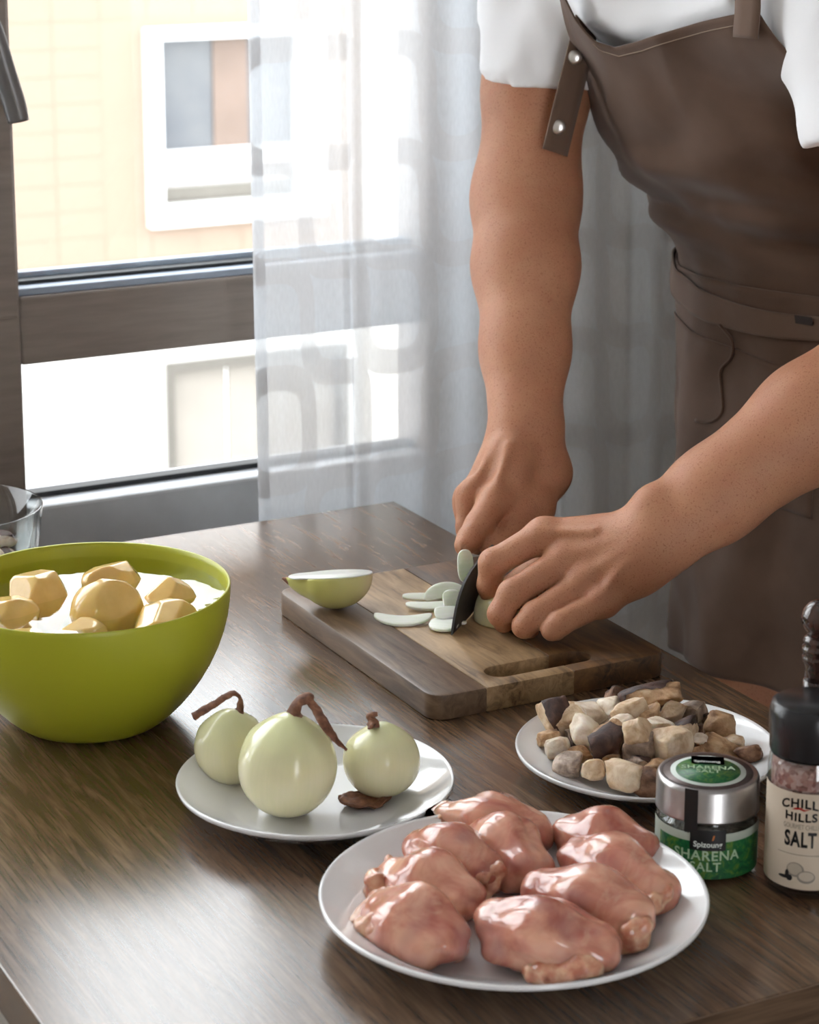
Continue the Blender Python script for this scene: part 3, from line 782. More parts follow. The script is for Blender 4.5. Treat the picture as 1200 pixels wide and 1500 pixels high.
w = .003-np.abs(wrinkle(V, .014, 13, 0, (1.6, .7, .8)))+wrinkle(V, .004, 30, 3, (1.7, .6, .8)); w[(V[:, 1] < 1.68) | (V[:, 2] < L_SH[2]-.08)] *= .45
V = V+n*w[:, None]
shirt = link('t_shirt', np_mesh(V, Q), m_shirt, man, True, True)
# stitched hem of the visible sleeve
hc = []
ux = np.cross(nR, [0, 0, 1.]); ux /= np.linalg.norm(ux); uy = np.cross(nR, ux); uy /= np.linalg.norm(uy)

# ---- apron
def cloth_mat(name, c0, c1):
    t = NT(name); v = t.coord('Object'); f = t.noise(v, 16, 3); g = t.noise(v, 1400, 2)
    return t.bsdf(t.ramp(f, [(0.3, c0), (0.7, c1)]), 0.85, normal=t.bump(g, 0.25, 0.0006), spec=0.25, sheen=0.15)
m_apron = cloth_mat('brown_canvas', (0.090, 0.053, 0.036), (0.120, 0.073, 0.051))
m_apron2 = cloth_mat('brown_canvas_band', (0.125, 0.078, 0.056), (0.15, 0.096, 0.070))
def bare_at(P):      # trilinear lookup of the shirt field
    q = (P-T.lo)/T.h; i = np.clip(np.floor(q).astype(int), 0, np.array(T.n)-2); f = np.clip(q-i, 0, 1)
    out = 0
    for a in (0, 1):
        for b in (0, 1):
            for c in (0, 1):
                w_ = np.where(a, f[..., 0], 1-f[..., 0])*np.where(b, f[..., 1], 1-f[..., 1])*np.where(c, f[..., 2], 1-f[..., 2])
                out = out+w_*bare[i[..., 0]+a, i[..., 1]+b, i[..., 2]+c]
    return out
def axis_at(z):      # trunk axis (forward, left) at height z
    return np.interp(z, [.55, .95, 1.06, 1.21, 1.36], [-.03, -.03, -.022, .065, .15]), np.interp(z, [.55, .95, 1.06, 1.21, 1.36], [0, 0, -.02, -.045, -.06])
RS = np.linspace(.30, .02, 150)
def surf_r(z, th):
    fa, la_ = axis_at(z)
    d = math.cos(th)*FA+math.sin(th)*LA
    if z < 0.97:
        t_ = (0.97-z)/0.4
        rf, rl = .128+.012*t_, .182+.012*t_
        return rf*rl/math.sqrt((rl*math.cos(th))**2+(rf*math.sin(th))**2)
    c = B(fa, la_, z); P = c[None, :]+RS[:, None]*d[None, :]
    v = bare_at(P); k = np.argmax(v < 0.004)
    return RS[k] if v[k] < 0.004 else RS[-1]
def apron_pt(z, th, off=0.006, wr_=True):
    r = surf_cache(z, th)+.010
    if wr_:
        s = 0.0
        for amp, sz, st_, ph in ((.0075, 62, 1.6, 0), (.0050, 105, -2.6, 1.3), (.004, 150, 3.2, .4)):      # horizontal tension folds round the waist
            s += amp*math.sin(z*sz+th*st_+ph)*math.exp(-((z-1.095)/.050)**2)
        s += .010*math.sin(th*4.2+z*3+.5)*max(0, min(1, (0.98-z)/.25))+.005*math.sin(th*9.5-z*9+2)*max(0, min(1, (0.97-z)/.15))
        s += .004*noise.noise(Vector((th*3.2, z*11, 1.7)))+.008*(.3-abs(noise.noise(Vector((th*2.0+z*5, z*9-th*1.2, 4.1)))))
        s += .006*math.exp(-((z-1.14-th*.05)/.018)**2)*(1 if th < .9 else 0)
        r += s
    fa, la_ = axis_at(z); d = math.cos(th)*FA+math.sin(th)*LA
    return B(fa, la_, z)+d*(r+off)
zs_c = np.linspace(.55, 1.36, 110); th_c = np.linspace(-2.1, 2.1, 90)
RC = np.array([[surf_r(z, th) for th in th_c] for z in zs_c])
for _ in range(4):
    RC[1:-1] = .25*RC[:-2]+.5*RC[1:-1]+.25*RC[2:]; RC[:, 1:-1] = .25*RC[:, :-2]+.5*RC[:, 1:-1]+.25*RC[:, 2:]
def surf_cache(z, th):
    a = (z-zs_c[0])/(zs_c[1]-zs_c[0]); b = (th-th_c[0])/(th_c[1]-th_c[0])
    i = int(min(max(a, 0), len(zs_c)-2)); j = int(min(max(b, 0), len(th_c)-2)); u, v = min(max(a-i, 0), 1), min(max(b-j, 0), 1)
    return (RC[i, j]*(1-u)+RC[i+1, j]*u)*(1-v)+(RC[i, j+1]*(1-u)+RC[i+1, j+1]*u)*v
def sheet(zlo, zhi, lo, hi, nz, nt, off=0.006, wr_=True):
    """lo/hi: angle limits as functions of height fraction; zlo/zhi: functions of the angle fraction or numbers"""
    V, Fc = [], []
    for k in range(nz+1):
        for i in range(nt+1):
            t_ = i/nt; s = k/nz
            z0 = zlo(t_) if callable(zlo) else zlo; z1 = zhi(t_) if callable(zhi) else zhi
            z = z0+(z1-z0)*s; a0 = lo(s) if callable(lo) else lo; a1 = hi(s) if callable(hi) else hi
            V.append(apron_pt(z, a0+(a1-a0)*t_, off, wr_))
    for k in range(nz):
        for i in range(nt):
            a = k*(nt+1)+i; Fc.append((a, a+1, a+nt+2, a+nt+1))
    return mesh(V, Fc)
def thick(o, t_=.0016):
    md = o.modifiers.new('thickness', 'SOLIDIFY'); md.thickness = t_; md.offset = 1
apr = bpy.data.objects.new('apron', None); C.objects.link(apr); apr.parent = man; apr['label'] = 'brown canvas apron with snap strap and waist band'
ss = lambda s: s*s*(3-2*s)
bib_top = lambda t_: float(np.interp(t_, [0, .05, .12, .22, .4, .7, 1], [1.335, 1.285, 1.262, 1.258, 1.266, 1.284, 1.303]))
bib = link('bib', sheet(1.00, bib_top, lambda s: -1.45+1.13*ss(min(1, max(0, (s-.25)/.75))), lambda s: 1.45-.50*ss(min(1, max(0, (s-.25)/.75))), 70, 60), m_apron, apr, True, True); thick(bib)
skirt = link('skirt', sheet(lambda t_: .565+.05*math.cos((t_-.5)*3.0), 1.02, -1.75, 1.75, 70, 90, .009), m_apron, apr, True, True); thick(skirt)
def band_lo(t_): return 1.008-.035*math.sin(t_*math.pi)
band = link('waist_band', sheet(band_lo, lambda t_: band_lo(t_)+.030+.006*math.sin(t_*7), -1.9, 1.9, 8, 80, .0125), m_apron2, apr, True, True); thick(band, .002)
# pocket: a patch with a curved edge cord
pk = link('pocket', sheet(lambda t_: .80, lambda t_: .965-.02*t_, -0.95, 0.55, 30, 36, .0115), m_apron, apr, True, True); thick(pk, .0016)
cordp = [apron_pt(z, th, .0145) for z, th in ((.975, -.22), (.962, -.12), (.945, -.14), (.928, -.24), (.908, -.22), (.888, -.18), (.875, -.26), (.871, -.40))]
cordp = catmull(cordp, 6); link('pocket_edge', tube_mesh(cordp, [.0016]*len(cordp), 8), m_apron, apr, True, True)
# stitching along the bib top
stv = [apron_pt(bib_top(t_)-.009, -.32+1.27*t_, .0085) for t_ in np.linspace(.10, .97, 60)]
link('stitching', tube_mesh(stv, [.0005]*len(stv), 6), plain('thread_tan', (.30, .22, .16), .8), apr, True, True)
# neck straps
def ribbon(pts, width, side, n=10, th=.0022):
    P = catmull(pts, n); V, Fc = [], []
    sd_ = [np.array(s, float) for s in side]
    for k, p in enumerate(P):
        u = k/(len(P)-1)*(len(sd_)-1); i = int(min(u, len(sd_)-2)); s_ = sd_[i]*(1-(u-i))+sd_[i+1]*(u-i); s_ = s_/np.linalg.norm(s_)
        p = np.array(p); V += [p-s_*width/2, p-s_*width/6, p+s_*width/6, p+s_*width/2]
    for k in range(len(P)-1):
        for j in range(3): a = k*4+j; Fc.append((a, a+1, a+5, a+4))
    o = link('strap', mesh(V, Fc), m_apron2, apr, True, True); thick(o, th); return o
# strap end hanging in front of the right sleeve, with two snaps
SY = 1.90
sp = [ony(876, -45, SY+.02), ony(864, 20, SY+.005), ony(847, 90, SY), ony(832, 150, SY-.002), ony(814, 224, SY)]
sidev = [ony(880, 0, SY)-ony(845, 0, SY), ony(880, 0, SY)-ony(845, -7, SY), ony(836, 225, SY)-ony(797, 212, SY)]
ribbon(sp, .0295, sidev)
m_snap = plain('snap_metal', (.72, .70, .68), .28, .02, metal=0.9)
nv = -np.array(ray(830, 130)); nv /= np.linalg.norm(nv)
for px, py in ((842, 84), (818, 186)):
    c = ony(px, py, SY)+nv*.0015
    q = Vector(nv).to_track_quat('Z', 'Y').to_matrix().to_4x4(); q.translation = Vector(c)
    me = lathe_mesh([(.0068, 0), (.0072, .001), (.0066, .0024), (.004, .0034), (0, .0037)][::-1], 24); me.transform(q)
    link('snap_button', me, m_snap, apr, True, True)
# strap over the right shoulder and over the left shoulder
tR = apron_pt(1.335, -.27, .006); tL = apron_pt(1.298, .90, .006)
ribbon([tR+np.array([0, 0, -.02]), tR+np.array([-.002, .004, .03]), R_SH*.45+B(.17, -.06, 1.345)*.55+np.array([-.05, 0, .085]), R_SH*.35+B(.10, -.06, 1.345)*.65+np.array([.03, 0, .09])], .03, [LA, LA, LA])
ribbon([tL+np.array([0, 0, -.02]), tL+np.array([-.002, 0, .03]), L_SH*.45+B(.17, -.06, 1.345)*.55+np.array([-.05, 0, .085]), L_SH*.35+B(.10, -.06, 1.345)*.65+np.array([.03, 0, .09])], .03, [LA, LA, LA])
# small dark woven tag on the band
tg = sheet(.992, 1.000, .44, .56, 3, 6, .0165); link('brand_tag', tg, plain('tag_dark', (.035, .025, .022), .8), apr, True, True)
# shorts under the apron
SHt = SDF((1.1, 1.5, 0.5), (1.7, 2.1, 1.02), 0.008)
SHt.put(Cut(Ell(B(-.035, 0, .93), (.112, .168, .13), RB), B(0, 0, 1.0), (0, 0, 1)), .0)
for s, fo in ((1, .0), (-1, .0)):
    SHt.put(Cut(Cone(B(-.035, .075*s, .88), B(-.02+fo, .08*s, .55), .088, .076), B(0, 0, .60), (0, 0, -1)), .03)
V, Q = SHt.mesh(); link('shorts', np_mesh(relax(V, Q, 2), Q), plain('dark_shorts', (.05, .045, .05), .85), man, True, True)
# ================================================================ knife, onion on the board
KT = onz(662, 931, ZB+.0005); KE = np.array([.725, .689, 0.0]); KE /= np.linalg.norm(KE); KS = np.cross(KE, ZZ)
kn = thing('kitchen_knife', tuple(KT), 'dark bladed kitchen knife in the right hand, slicing onion on the board', 'knife')
def kmap(s, h, t): return KT+KE*s+KS*t+ZZ*h
def blade_mesh():
    n = 28; V, Fc = [], []
    for i in range(n+1):
        s = .150*i/n
        top = .046*(1-math.exp(-(s/.020)**0.9))*(1 if s > 0 else 0); top = max(top, .0012)
        bot = .0 if s < .12 else .0
        for h, t in ((bot, 0), (bot+.3*(top-bot), .0007), (top, .0011), (top, -.0011), (bot+.3*(top-bot), -.0007)):
            V.append(kmap(s, h, t))
    for i in range(n):
        for j in range(5): a = i*5+j; b = i*5+(j+1) % 5; Fc.append((a, b, b+5, a+5))
    Fc.append((4, 3, 2, 1, 0)); Fc.append(tuple(n*5+j for j in range(5)))
    return mesh(V, Fc)
def blade_mat():
    t = NT('dark_blade_steel'); f = t.noise(t.coord('Object', (1, 1, 8)), 60, 3)
    return t.bsdf(t.ramp(f, [(.3, (.035, .033, .033)), (.7, (.06, .056, .055))]), 0.34, metal=0.25)
o = link('blade', blade_mesh(), blade_mat(), kn, True, True); shade_auto(o, 30)
hpts = [kmap(.148, .030, 0), kmap(.165, .033, 0), kmap(.20, .036, 0), kmap(.235, .037, 0), kmap(.262, .033, 0)]
hpts = catmull(hpts, 5)
link('handle', tube_mesh(hpts, lerp_list([.010, .0115, .0125, .012, .0125], len(hpts)), 14, 0.8), plain('knife_handle_black', (.025, .022, .02), .4), kn, True, True)

def onion_flesh():
    t = NT('onion_flesh'); v = t.coord('Object'); f = t.noise(v, 60, 3); r = t('TexWave', wave_type='RINGS', Scale=90.0, Distortion=2.0); t.l.new(v, r.inputs['Vector'])
    col = t.mix(t.math('MULTIPLY', r.outputs['Fac'], .35), (0.80, 0.82, 0.74), (0.70, 0.75, 0.62))
    return t.bsdf(col, 0.22, normal=t.bump(f, .1, .0006), sss=0.35, sss_r=(.8, 1, .6), sss_s=0.006)
m_flesh = onion_flesh()
def onion_outer(name='onion_bulb', tint=0.0):
    t = NT(name); v = t.coord('Object')
    sx = t('SeparateXYZ'); t.l.new(v, sx.inputs[0])
    ang = t.math('ARCTAN2', sx.outputs[1], sx.outputs[0])
    cmb = t('CombineXYZ'); t.l.new(t.math('MULTIPLY', ang, 9.0), cmb.inputs[0]); t.l.new(t.math('MULTIPLY', sx.outputs[2], 12.0), cmb.inputs[2])
    st = t.noise(cmb.outputs[0], 1.6, 3, .6); big = t.noise(v, 28, 2)
    top = t.ramp(t.math('MULTIPLY_ADD', sx.outputs[2], 14.0, .5), [(.1, (0.76, 0.70, 0.44)), (.5, (0.76, 0.71, 0.46)), (.95, (0.64, 0.66, 0.36))])
    col = t.mix(t.math('MULTIPLY', t.math('SUBTRACT', st, .42), 1.1), top, (0.64, 0.64, 0.36))
    col = t.mix(t.math('MULTIPLY', big, .25), col, (0.82, 0.77, 0.58))
    return t.bsdf(col, 0.20, normal=t.bump(st, .08, .0006), sss=0.25, sss_r=(.9, .9, .4), sss_s=0.008, coat=.3)
m_onion = onion_outer()
def husk_mat():
    t = NT('dry_onion_husk'); f = t.noise(t.coord('Object', (1, 1, 1)), 160, 5)
    return t.bsdf(t.ramp(f, [(.3, (.085, .032, .018)), (.55, (.20, .085, .045)), (.8, (.36, .19, .11))]), .65, normal=t.bump(f, .5, .0012))
m_husk = husk_mat()
def bulb_mesh(rx, rz, seed, pinch=.16):
    prof = []
    for i in range(33):
        a = math.pi*i/32; x = math.sin(a); z = -math.cos(a)
        x2 = x**.92
        if z > .55: x2 *= 1-.30*((z-.55)/.45)**1.4; 
        zz = z*(1+pinch*max(0, z-.5)**1.6)
        prof.append((x2*rx if 0 < i < 32 else 0, zz*rz))
    me = lathe_mesh(prof, 64)
    for v in me.vertices:
        p = v.co; k = 1+.03*noise.noise(p*28+Vector((seed, 0, 0)))+.006*math.sin(math.atan2(p.y, p.x)*11+seed)
        p.x *= k; p.y *= k
    return me
def onion(px, py, rx, rz, seed, label, tiltv, stem, stem_r, zplate=ZT+.0045):
    c = onz(px, py, zplate+rz*.985)
    t = thing('onion', tuple(c), label, 'onion', 'peeled onions on the small plate')
    me = bulb_mesh(rx, rz, seed); o = link('bulb', me, m_onion, t); o.rotation_euler = tiltv
    rt_ = link('root', lathe_mesh([(0, -.003), (.006, -.002), (.007, .001), (0, .003)], 16, (0, 0, -rz*.975)), m_husk, t); rt_.rotation_euler = tiltv
    for k, (pts, rad, flat) in enumerate(stem):
        P = [Vector(ony(x, y, c[1]+dy))-Vector(c) for x, y, dy in pts]; P = catmull(P, 6)
        me = tube_mesh(P, lerp_list(rad, len(P)), 12, flat)
        for v in me.vertices: v.co += Vector((noise.noise(v.co*240), noise.noise(v.co*240+Vector((9, 0, 0))), noise.noise(v.co*240+Vector((0, 9, 0)))))*.0011
        link('stem', me, m_husk, t)
    return t
onion(338, 1093, .0272, .0285, 1.0, 'peeled onion with a brown stem bent over the plate rim', (.05, -.12, 0), [([(349, 1046, 0), (351, 1038, 0), (352, 1027, 0), (347, 1017, 0), (335, 1018, -.002), (308, 1035, -.004), (283, 1050, -.004)], [.0078, .0046, .0030, .0030, .0032, .0034, .0040], .55)], None)
onion(421, 1120, .0360, .0378, 2.0, 'biggest peeled onion with a long curling dry brown stem', (.03, .06, 0),
      [([(432, 1052, 0), (431, 1043, 0), (437, 1030, -.002), (450, 1022, -.002), (460, 1023, -.004)], [.0088, .0062, .0048, .0052, .003], .7),
       ([(450, 1024, -.004), (464, 1040, -.012), (475, 1060, -.022), (490, 1080, -.030), (508, 1099, -.034)], [.0036, .0042, .0050, .0036, .0010], .45)], None)
onion(559, 1113, .0285, .0275, 3.0, 'round peeled onion with its stem trimmed to a short brown tuft', (-.08, .05, 0),
      [([(547, 1062, 0), (546, 1056, 0), (541, 1048, 0), (553, 1046, -.001)], [.0065, .0048, .0032, .0016], .7), ([(546, 1058, -.004), (544, 1064, -.009), (540, 1067, -.012)], [.003, .0026, .0012], .6)], None)
refl_scrap = link('reflection_scrap', ico_mesh(4, lambda v: Vector((v.x*.021, v.y*.016, .0022+.0035*abs(v.x)+.0012*v.z+.003*noise.noise(v*2.3)))), m_husk)  # added scrap standing in for a brown reflection in the plate
hp_ = onz(535, 1172, ZT+.007); refl_scrap.location = (hp_[0], hp_[1], ZT+.0048); tag(refl_scrap, 'brown scrap on the onion plate in place of a reflection', 'reflection scrap')

# half onion on the board corner
oc = onz(492, 842, ZB+.0305)
ho = thing('onion_half', tuple(oc), 'unpeeled looking onion half lying cut side up on the cutting board', 'onion')
def half_fn(v):
    d = v.normalized(); z = min(d.z, 0.0)
    r = 1.0; x = d.x*.0335; y = d.y*.0300
    if d.x < -.72: x *= 1+.35*(-d.x-.72)/.28; y *= 1-.35*(-d.x-.72)/.28
    return Vector((x, y, z*.0305 if d.z < 0 else 0.0))
ho['label'] = 'onion half lying cut side up at the corner of the cutting board'
rotm = Matrix.Rotation(-YAW, 4, 'Z') @ Matrix.Rotation(-.20, 4, 'X') @ Matrix.Rotation(-.05, 4, 'Y')
me = ico_mesh(5, half_fn); me.transform(rotm)
def half_mat():
    t = NT('onion_half_skin'); v = t.coord('Object'); f = t.noise(v, 60, 3); s = t('SeparateXYZ'); t.l.new(v, s.inputs[0])
    col = t.ramp(t.math('MULTIPLY_ADD', s.outputs[0], 12, .5), [(.15, (.62, .60, .16)), (.6, (.66, .62, .28)), (.85, (.58, .48, .34))])
    return t.bsdf(t.mix(t.math('MULTIPLY', f, .4), col, (.58, .55, .30)), .25, sss=.2, sss_r=(.9, .9, .4), sss_s=.006)
link('bulb', me, half_mat(), ho)
cutp = [(.0335*math.cos(a)*(1.0), .0298*math.sin(a)) for a in np.linspace(0, 2*math.pi, 40, endpoint=False)]
cutp = [(x*(1.28 if x < -.026 else 1), y) for x, y in cutp]
me = prism_mesh(cutp, -.0006, .0012, .0005, 1); me.transform(rotm); link('cut_face', me, m_flesh, ho)
tp = [rotm @ Vector(p) for p in ((-.036, 0, -.004), (-.043, 0, -.003), (-.0485, 0, -.0005))]
link('root', tube_mesh(tp, [.0052, .0036, .0008], 10), m_husk, ho)

# slices
def slice_obj(px, py, L, W, T_, rz, rx, label, z=None, ry=0.0, bend=.3):
    def fn(v):
        d = v.normalized(); e = lambda q, p: math.copysign(abs(q)**p, q)
        x = e(d.x, .8)*L; y = e(d.y, .7)*W; zz = e(d.z, .35)*T_*.6
        y += bend*(x*x)/L*1.2
        return Vector((x, y-bend*L*.4, zz))
    o = link('onion_slice', ico_mesh(4, fn), m_flesh)
    zc = ZB+T_*.6 if z is None else z
    p = onz(px, py, zc); o.location = (p[0], p[1], zc); o.rotation_euler = (rx, ry, rz-YAW)
    tag(o, label, 'onion slice', 'onion slices on the cutting board'); return o
slice_obj(590, 907, .0260, .0075, .0030, -.02, .25, 'curved onion slice lying apart, nearest the board edge planks', ZB+.004)
slice_obj(630, 887, .0220, .0065, .0030, .06, .2, 'straight onion slice in the middle of the cut row', ZB+.004, 0, .15)
slice_obj(628, 874, .0240, .0045, .0030, .04, .5, 'thin long onion slice at the back of the row', ZB+.005, 0, .05)
slice_obj(655, 868, .0210, .0080, .0032, .08, .9, 'arched onion slice resting over the thin long one', ZB+.010, 0, -.25)
slice_obj(650, 915, .0130, .0110, .0034, -.3, .15, 'half round onion slice beside the knife tip', ZB+.004, 0, .1)
slice_obj(656, 898, .0120, .0080, .0032, .1, .5, 'short onion slice stacked above the half round one', ZB+.010, 0, .1)
slice_obj(663, 882, .0085, .0120, .0030, .3, .9, 'small onion slice leaning on the flat of the knife', ZB+.016, 0, .1)
p = onz(682, 829, ZB+.036)
o = slice_obj(682, 829, .0075, .0150, .0030, .25, 1.35, 'oval onion slice standing upright against the knife blade', ZB+.036, 0, 0)
slice_obj(678, 912, .0035, .0025, .002, 0, 0, 'tiny onion crumb between knife and held piece', ZB+.002)
# the piece being held
hpz = SDF((.90, 1.60, ZB-.004), (1.03, 1.74, ZB+.05), .0015)
hc_ = KT+KE*.062+KS*.035
hpz.put(Cut(Cut(Ell((hc_[0], hc_[1], ZB+.004), (.034, .034, .030)), KT+KS*.006, -KS), (0, 0, ZB), (0, 0, -1)))
V, Q = hpz.mesh()
hold = link('onion_piece', np_mesh(relax(V, Q, 1, .4)-np.array(hc_), Q), onion_outer('onion_held'))
hold.location = tuple(hc_); tag(hold, 'yellowish piece of onion gripped by the left hand against the knife', 'onion')

# ================================================================ chicken thighs
def meat_mat():
    t = NT('raw_chicken'); v = t.coord('Object'); oi = t('ObjectInfo')
    off = t('VectorMath'); off.operation = 'ADD'; t.l.new(v, off.inputs[0]); t.l.new(oi.outputs['Random'], off.inputs[1])
    a = t.noise(off.outputs[0], 34, 4, .55, .6); b = t.noise(off.outputs[0], 40, 3, .6, 1.2); c = t.noise(off.outputs[0], 22, 2)
    col = t.ramp(a, [(.34, (.38, .115, .085)), (.5, (.54, .23, .16)), (.64, (.66, .35, .245))])
    col = t.mix(t.ramp(b, [(.58, (0, 0, 0)), (.80, (.6, .6, .6))]), col, (.68, .47, .33))
    col = t.mix(t.ramp(c, [(.54, (0, 0, 0)), (.68, (.6, .6, .6))]), col, (.36, .17, .165))
    fib = t.noise(t.coord('Object', (1, 1, 1)), 130, 3)
    return t.bsdf(col, .20, normal=t.bump(fib, .18, .0012), sss=.3, sss_r=(1, .35, .22), sss_s=.008, coat=.6, coat_r=.08)
m_meat = meat_mat()
def fat_mat():
    t = NT('chicken_fat'); f = t.noise(t.coord('Object'), 110, 4)
    return t.bsdf(t.ramp(f, [(.34, (.46, .16, .10)), (.5, (.60, .30, .19)), (.66, (.72, .48, .32))]), .24, normal=t.bump(f, .3, .0015), sss=.3, sss_r=(1, .5, .3), sss_s=.006, coat=.5)
m_fat = fat_mat()
ZP = ZT+.0045
CHK = [  # A px, B px, half width, height, fat ends, label
    ((660, 1192), (780, 1222), .0235, .036, (1, 0), 'chicken thigh at the back of the plate, nearest the onion plate'),
    ((708, 1208), (775, 1272), .0225, .038, (0, 0), 'dark reddish chicken thigh lying across the hollow in the middle'),
    ((618, 1238), (708, 1276), .0235, .038, (0, 1), 'chicken thigh with a torn pale end beside the middle one'),
    ((575, 1280), (680, 1318), .0225, .037, (1, 0), 'smooth chicken thigh between the torn ended and the fatty ones'),
    ((560, 1330), (650, 1376), .0250, .038, (2, 0), 'chicken thigh with a round lump of pale fat on its side'),
    ((722, 1352), (868, 1392), .0290, .041, (0, 2), 'largest chicken thigh with a greyish patch and ragged orange end'),
    ((795, 1300), (930, 1342), .0245, .040, (0, 1), 'chicken thigh lying right behind the largest one, with a wet glint'),
    ((838, 1252), (962, 1308), .0220, .038, (0, 1), 'chicken thigh with a hanging orange end by the plate rim'),
    ((828, 1215), (938, 1246), .0215, .037, (0, 0), 'chicken thigh farthest back on the side of the salt jars')]
def plate_z(V):      # the big plate's upper surface under each point
    d = np.hypot(V[:, 0]-P_CH[0], V[:, 1]-P_CH[1])/.128
    return ZT+np.interp(d, [0, .6, .64, .74, .88, .975], [.004, .004, .0055, .009, .0195, .025])+.0003
for i, (A, Bp, hw, hh, ends, lab) in enumerate(CHK):
    rr = random.Random(20+i)
    zc = ZP+hh*.5
    a = onz(*A, zc); b = onz(*Bp, zc); ax_ = (b-a)/np.linalg.norm(b-a); sd_ = np.cross(ZZ, ax_)
    a2 = a+ax_*hw*.25; b2 = b-ax_*hw*.2; ctr = (a+b)/2; ctr[2] = ZP
    lo = np.minimum(a, b)-.045; hi = np.maximum(a, b)+.045; lo[2] = ZP-.004; hi[2] = ZP+hh+.03
    Sx = SDF(lo, hi, .0017)
    mid = (a2+b2)/2+ZZ*.004
    Sx.put(Cone(a2, mid, hw*.68, hw*.94, ZZ, hh/2/hw), .012); Sx.put(Cone(mid, b2, hw*.94, hw*.76, ZZ, hh/2/hw), .012)
    Sx.put(Cone(a2+sd_*hw*.40-ZZ*.006, b2+sd_*hw*.48-ZZ*.007, hw*.50, hw*.52), .008)
    Sx.put(Cone(a2-sd_*hw*.46-ZZ*.008+ax_*.006, b2-sd_*hw*.52-ZZ*.009, hw*.46, hw*.44), .004)
    V, Q = Sx.mesh(); V = relax(V, Q, 1)
    n_ = vnormals(V, Q)
    if np.sum(n_*(V-V.mean(0))) < 0: n_ = -n_
    Lc = np.stack([V@ax_*.3, V@sd_, V[:, 2]], 1); V = V+n_*(wrinkle(Lc, .0042, 50, i*3.1)+wrinkle(Lc, .0012, 130, i*1.7))[:, None]; V[:, 2] = np.maximum(V[:, 2], plate_z(V))
    t = thing('chicken_thigh', tuple(ctr), lab, 'chicken', 'raw chicken thighs on the large plate')
    link('meat', np_mesh(V, Q), m_meat, t, True, True)
    for e_, (base, sg) in zip(ends, ((a2, -1), (b2, 1))):
        if not e_: continue
        Fx = SDF(lo-.012, hi+.012, .0017)
        for q in range(5+3*e_):
            c_ = base+ax_*sg*hw*rr.uniform(.15, .62)+sd_*hw*rr.uniform(-.80, .40)+ZZ*rr.uniform(-.012, .004)
            Fx.put(Ell(c_, (rr.uniform(.004, .008), rr.uniform(.004, .008), rr.uniform(.004, .006))), .007)
        if e_ == 2 and i == 4: Fx.put(Ell(a2-sd_*hw*.55+ZZ*.004+ax_*.012, (.011, .010, .008)), .004); Fx.put(Cone(a2-sd_*hw*.75-ZZ*.004, b2-sd_*hw*.75-ZZ*.010, .008, .006), .006)
        if e_ == 2 and i == 5: Fx.put(Cone(a2*.4+b2*.6-sd_*hw*.86-ZZ*.012, b2-sd_*hw*.75-ZZ*.008, .007, .009), .006)
        V, Q = Fx.mesh(); V = relax(V, Q, 1); n_ = vnormals(V, Q)
        V = V+n_*wrinkle(V, .0022, 140, i)[:, None]; V[:, 2] = np.maximum(V[:, 2], plate_z(V))
        link('fat', np_mesh(V, Q), m_fat, t, True, True)

# ================================================================ mushrooms
def mush_mat(name, c0, c1, c2):
    t = NT(name); v = t.coord('Object'); oi = t('ObjectInfo')
    off = t('VectorMath'); off.operation = 'ADD'; t.l.new(v, off.inputs[0]); t.l.new(oi.outputs['Random'], off.inputs[1])
    f = t.noise(off.outputs[0], 1.1, 5, .62, .5); g = t.noise(off.outputs[0], 7, 3)
    col = t.ramp(f, [(.36, c0), (.5, c1), (.64, c2)])
    return t.bsdf(col, .55, normal=t.bump(t.math('ADD', f, t.math('MULTIPLY', g, .4)), .3, .003), sss=.35, sss_r=(1, .7, .4), sss_s=.004)
mm = {'pale': mush_mat('mushroom_pale', (.48, .31, .18), (.66, .49, .33), (.78, .64, .48)),
      'white': mush_mat('mushroom_white', (.58, .45, .33), (.74, .63, .51), (.84, .76, .66)),
      'tan': mush_mat('mushroom_tan', (.24, .125, .06), (.46, .28, .15), (.60, .42, .26)),
      'grey': mush_mat('mushroom_grey', (.17, .12, .10), (.36, .27, .215), (.58, .46, .37)),
      'dark': mush_mat('mushroom_brown', (.07, .03, .018), (.16, .075, .04), (.28, .15, .085))}
m_capskin = mush_mat('mushroom_cap_skin', (.025, .011, .010), (.06, .028, .022), (.11, .055, .04))
def chunk_meshes(seed):
    """an irregular lump with a few knife-cut flats, and the thin cap skin that covers one side of it"""
    r = random.Random(seed)
    dims = (r.uniform(.95, 1.45), r.uniform(.65, 1.0), r.uniform(.55, .85)); ex = r.uniform(.50, .80)
    cuts = [(Vector((r.gauss(0, 1), r.gauss(0, 1), r.gauss(0, .7)-.2)).normalized(), r.uniform(.55, .85)) for _ in range(r.choice((3, 4, 5)))]
    def fn(v):
        d = v.normalized(); e = lambda q: math.copysign(abs(q)**ex, q)
        p = Vector((e(d.x)*dims[0], e(d.y)*dims[1], e(d.z)*dims[2]))
        for n, k in cuts:
            q = p.dot(n)
            if q > k: p = p-n*(q-k)*.93
        return p*(1+.15*noise.noise(d*1.6+Vector((seed*3.7, 0, 0)))+.05*noise.noise(d*5+Vector((0, seed, 0))))
    a = ico_mesh(4, fn)
    bm = bmesh.new(); bmesh.ops.create_icosphere(bm, subdivisions=4, radius=1)
    ax = Vector((.5, .3, .8)).normalized()
    kill = [v for v in bm.verts if v.co.dot(ax) < .45+.2*noise.noise(v.co*2)]
    bmesh.ops.delete(bm, geom=kill, context='VERTS')
    for v in bm.verts: v.co = fn(v.co)*1.045
    return a, bm_mesh(bm)
chunks, shells = zip(*[chunk_meshes(k) for k in range(12)])
MLOOK = {'pale': 'pale beige', 'white': 'whitish', 'tan': 'tan brown', 'grey': 'greyish gilled', 'dark': 'dark brown'}
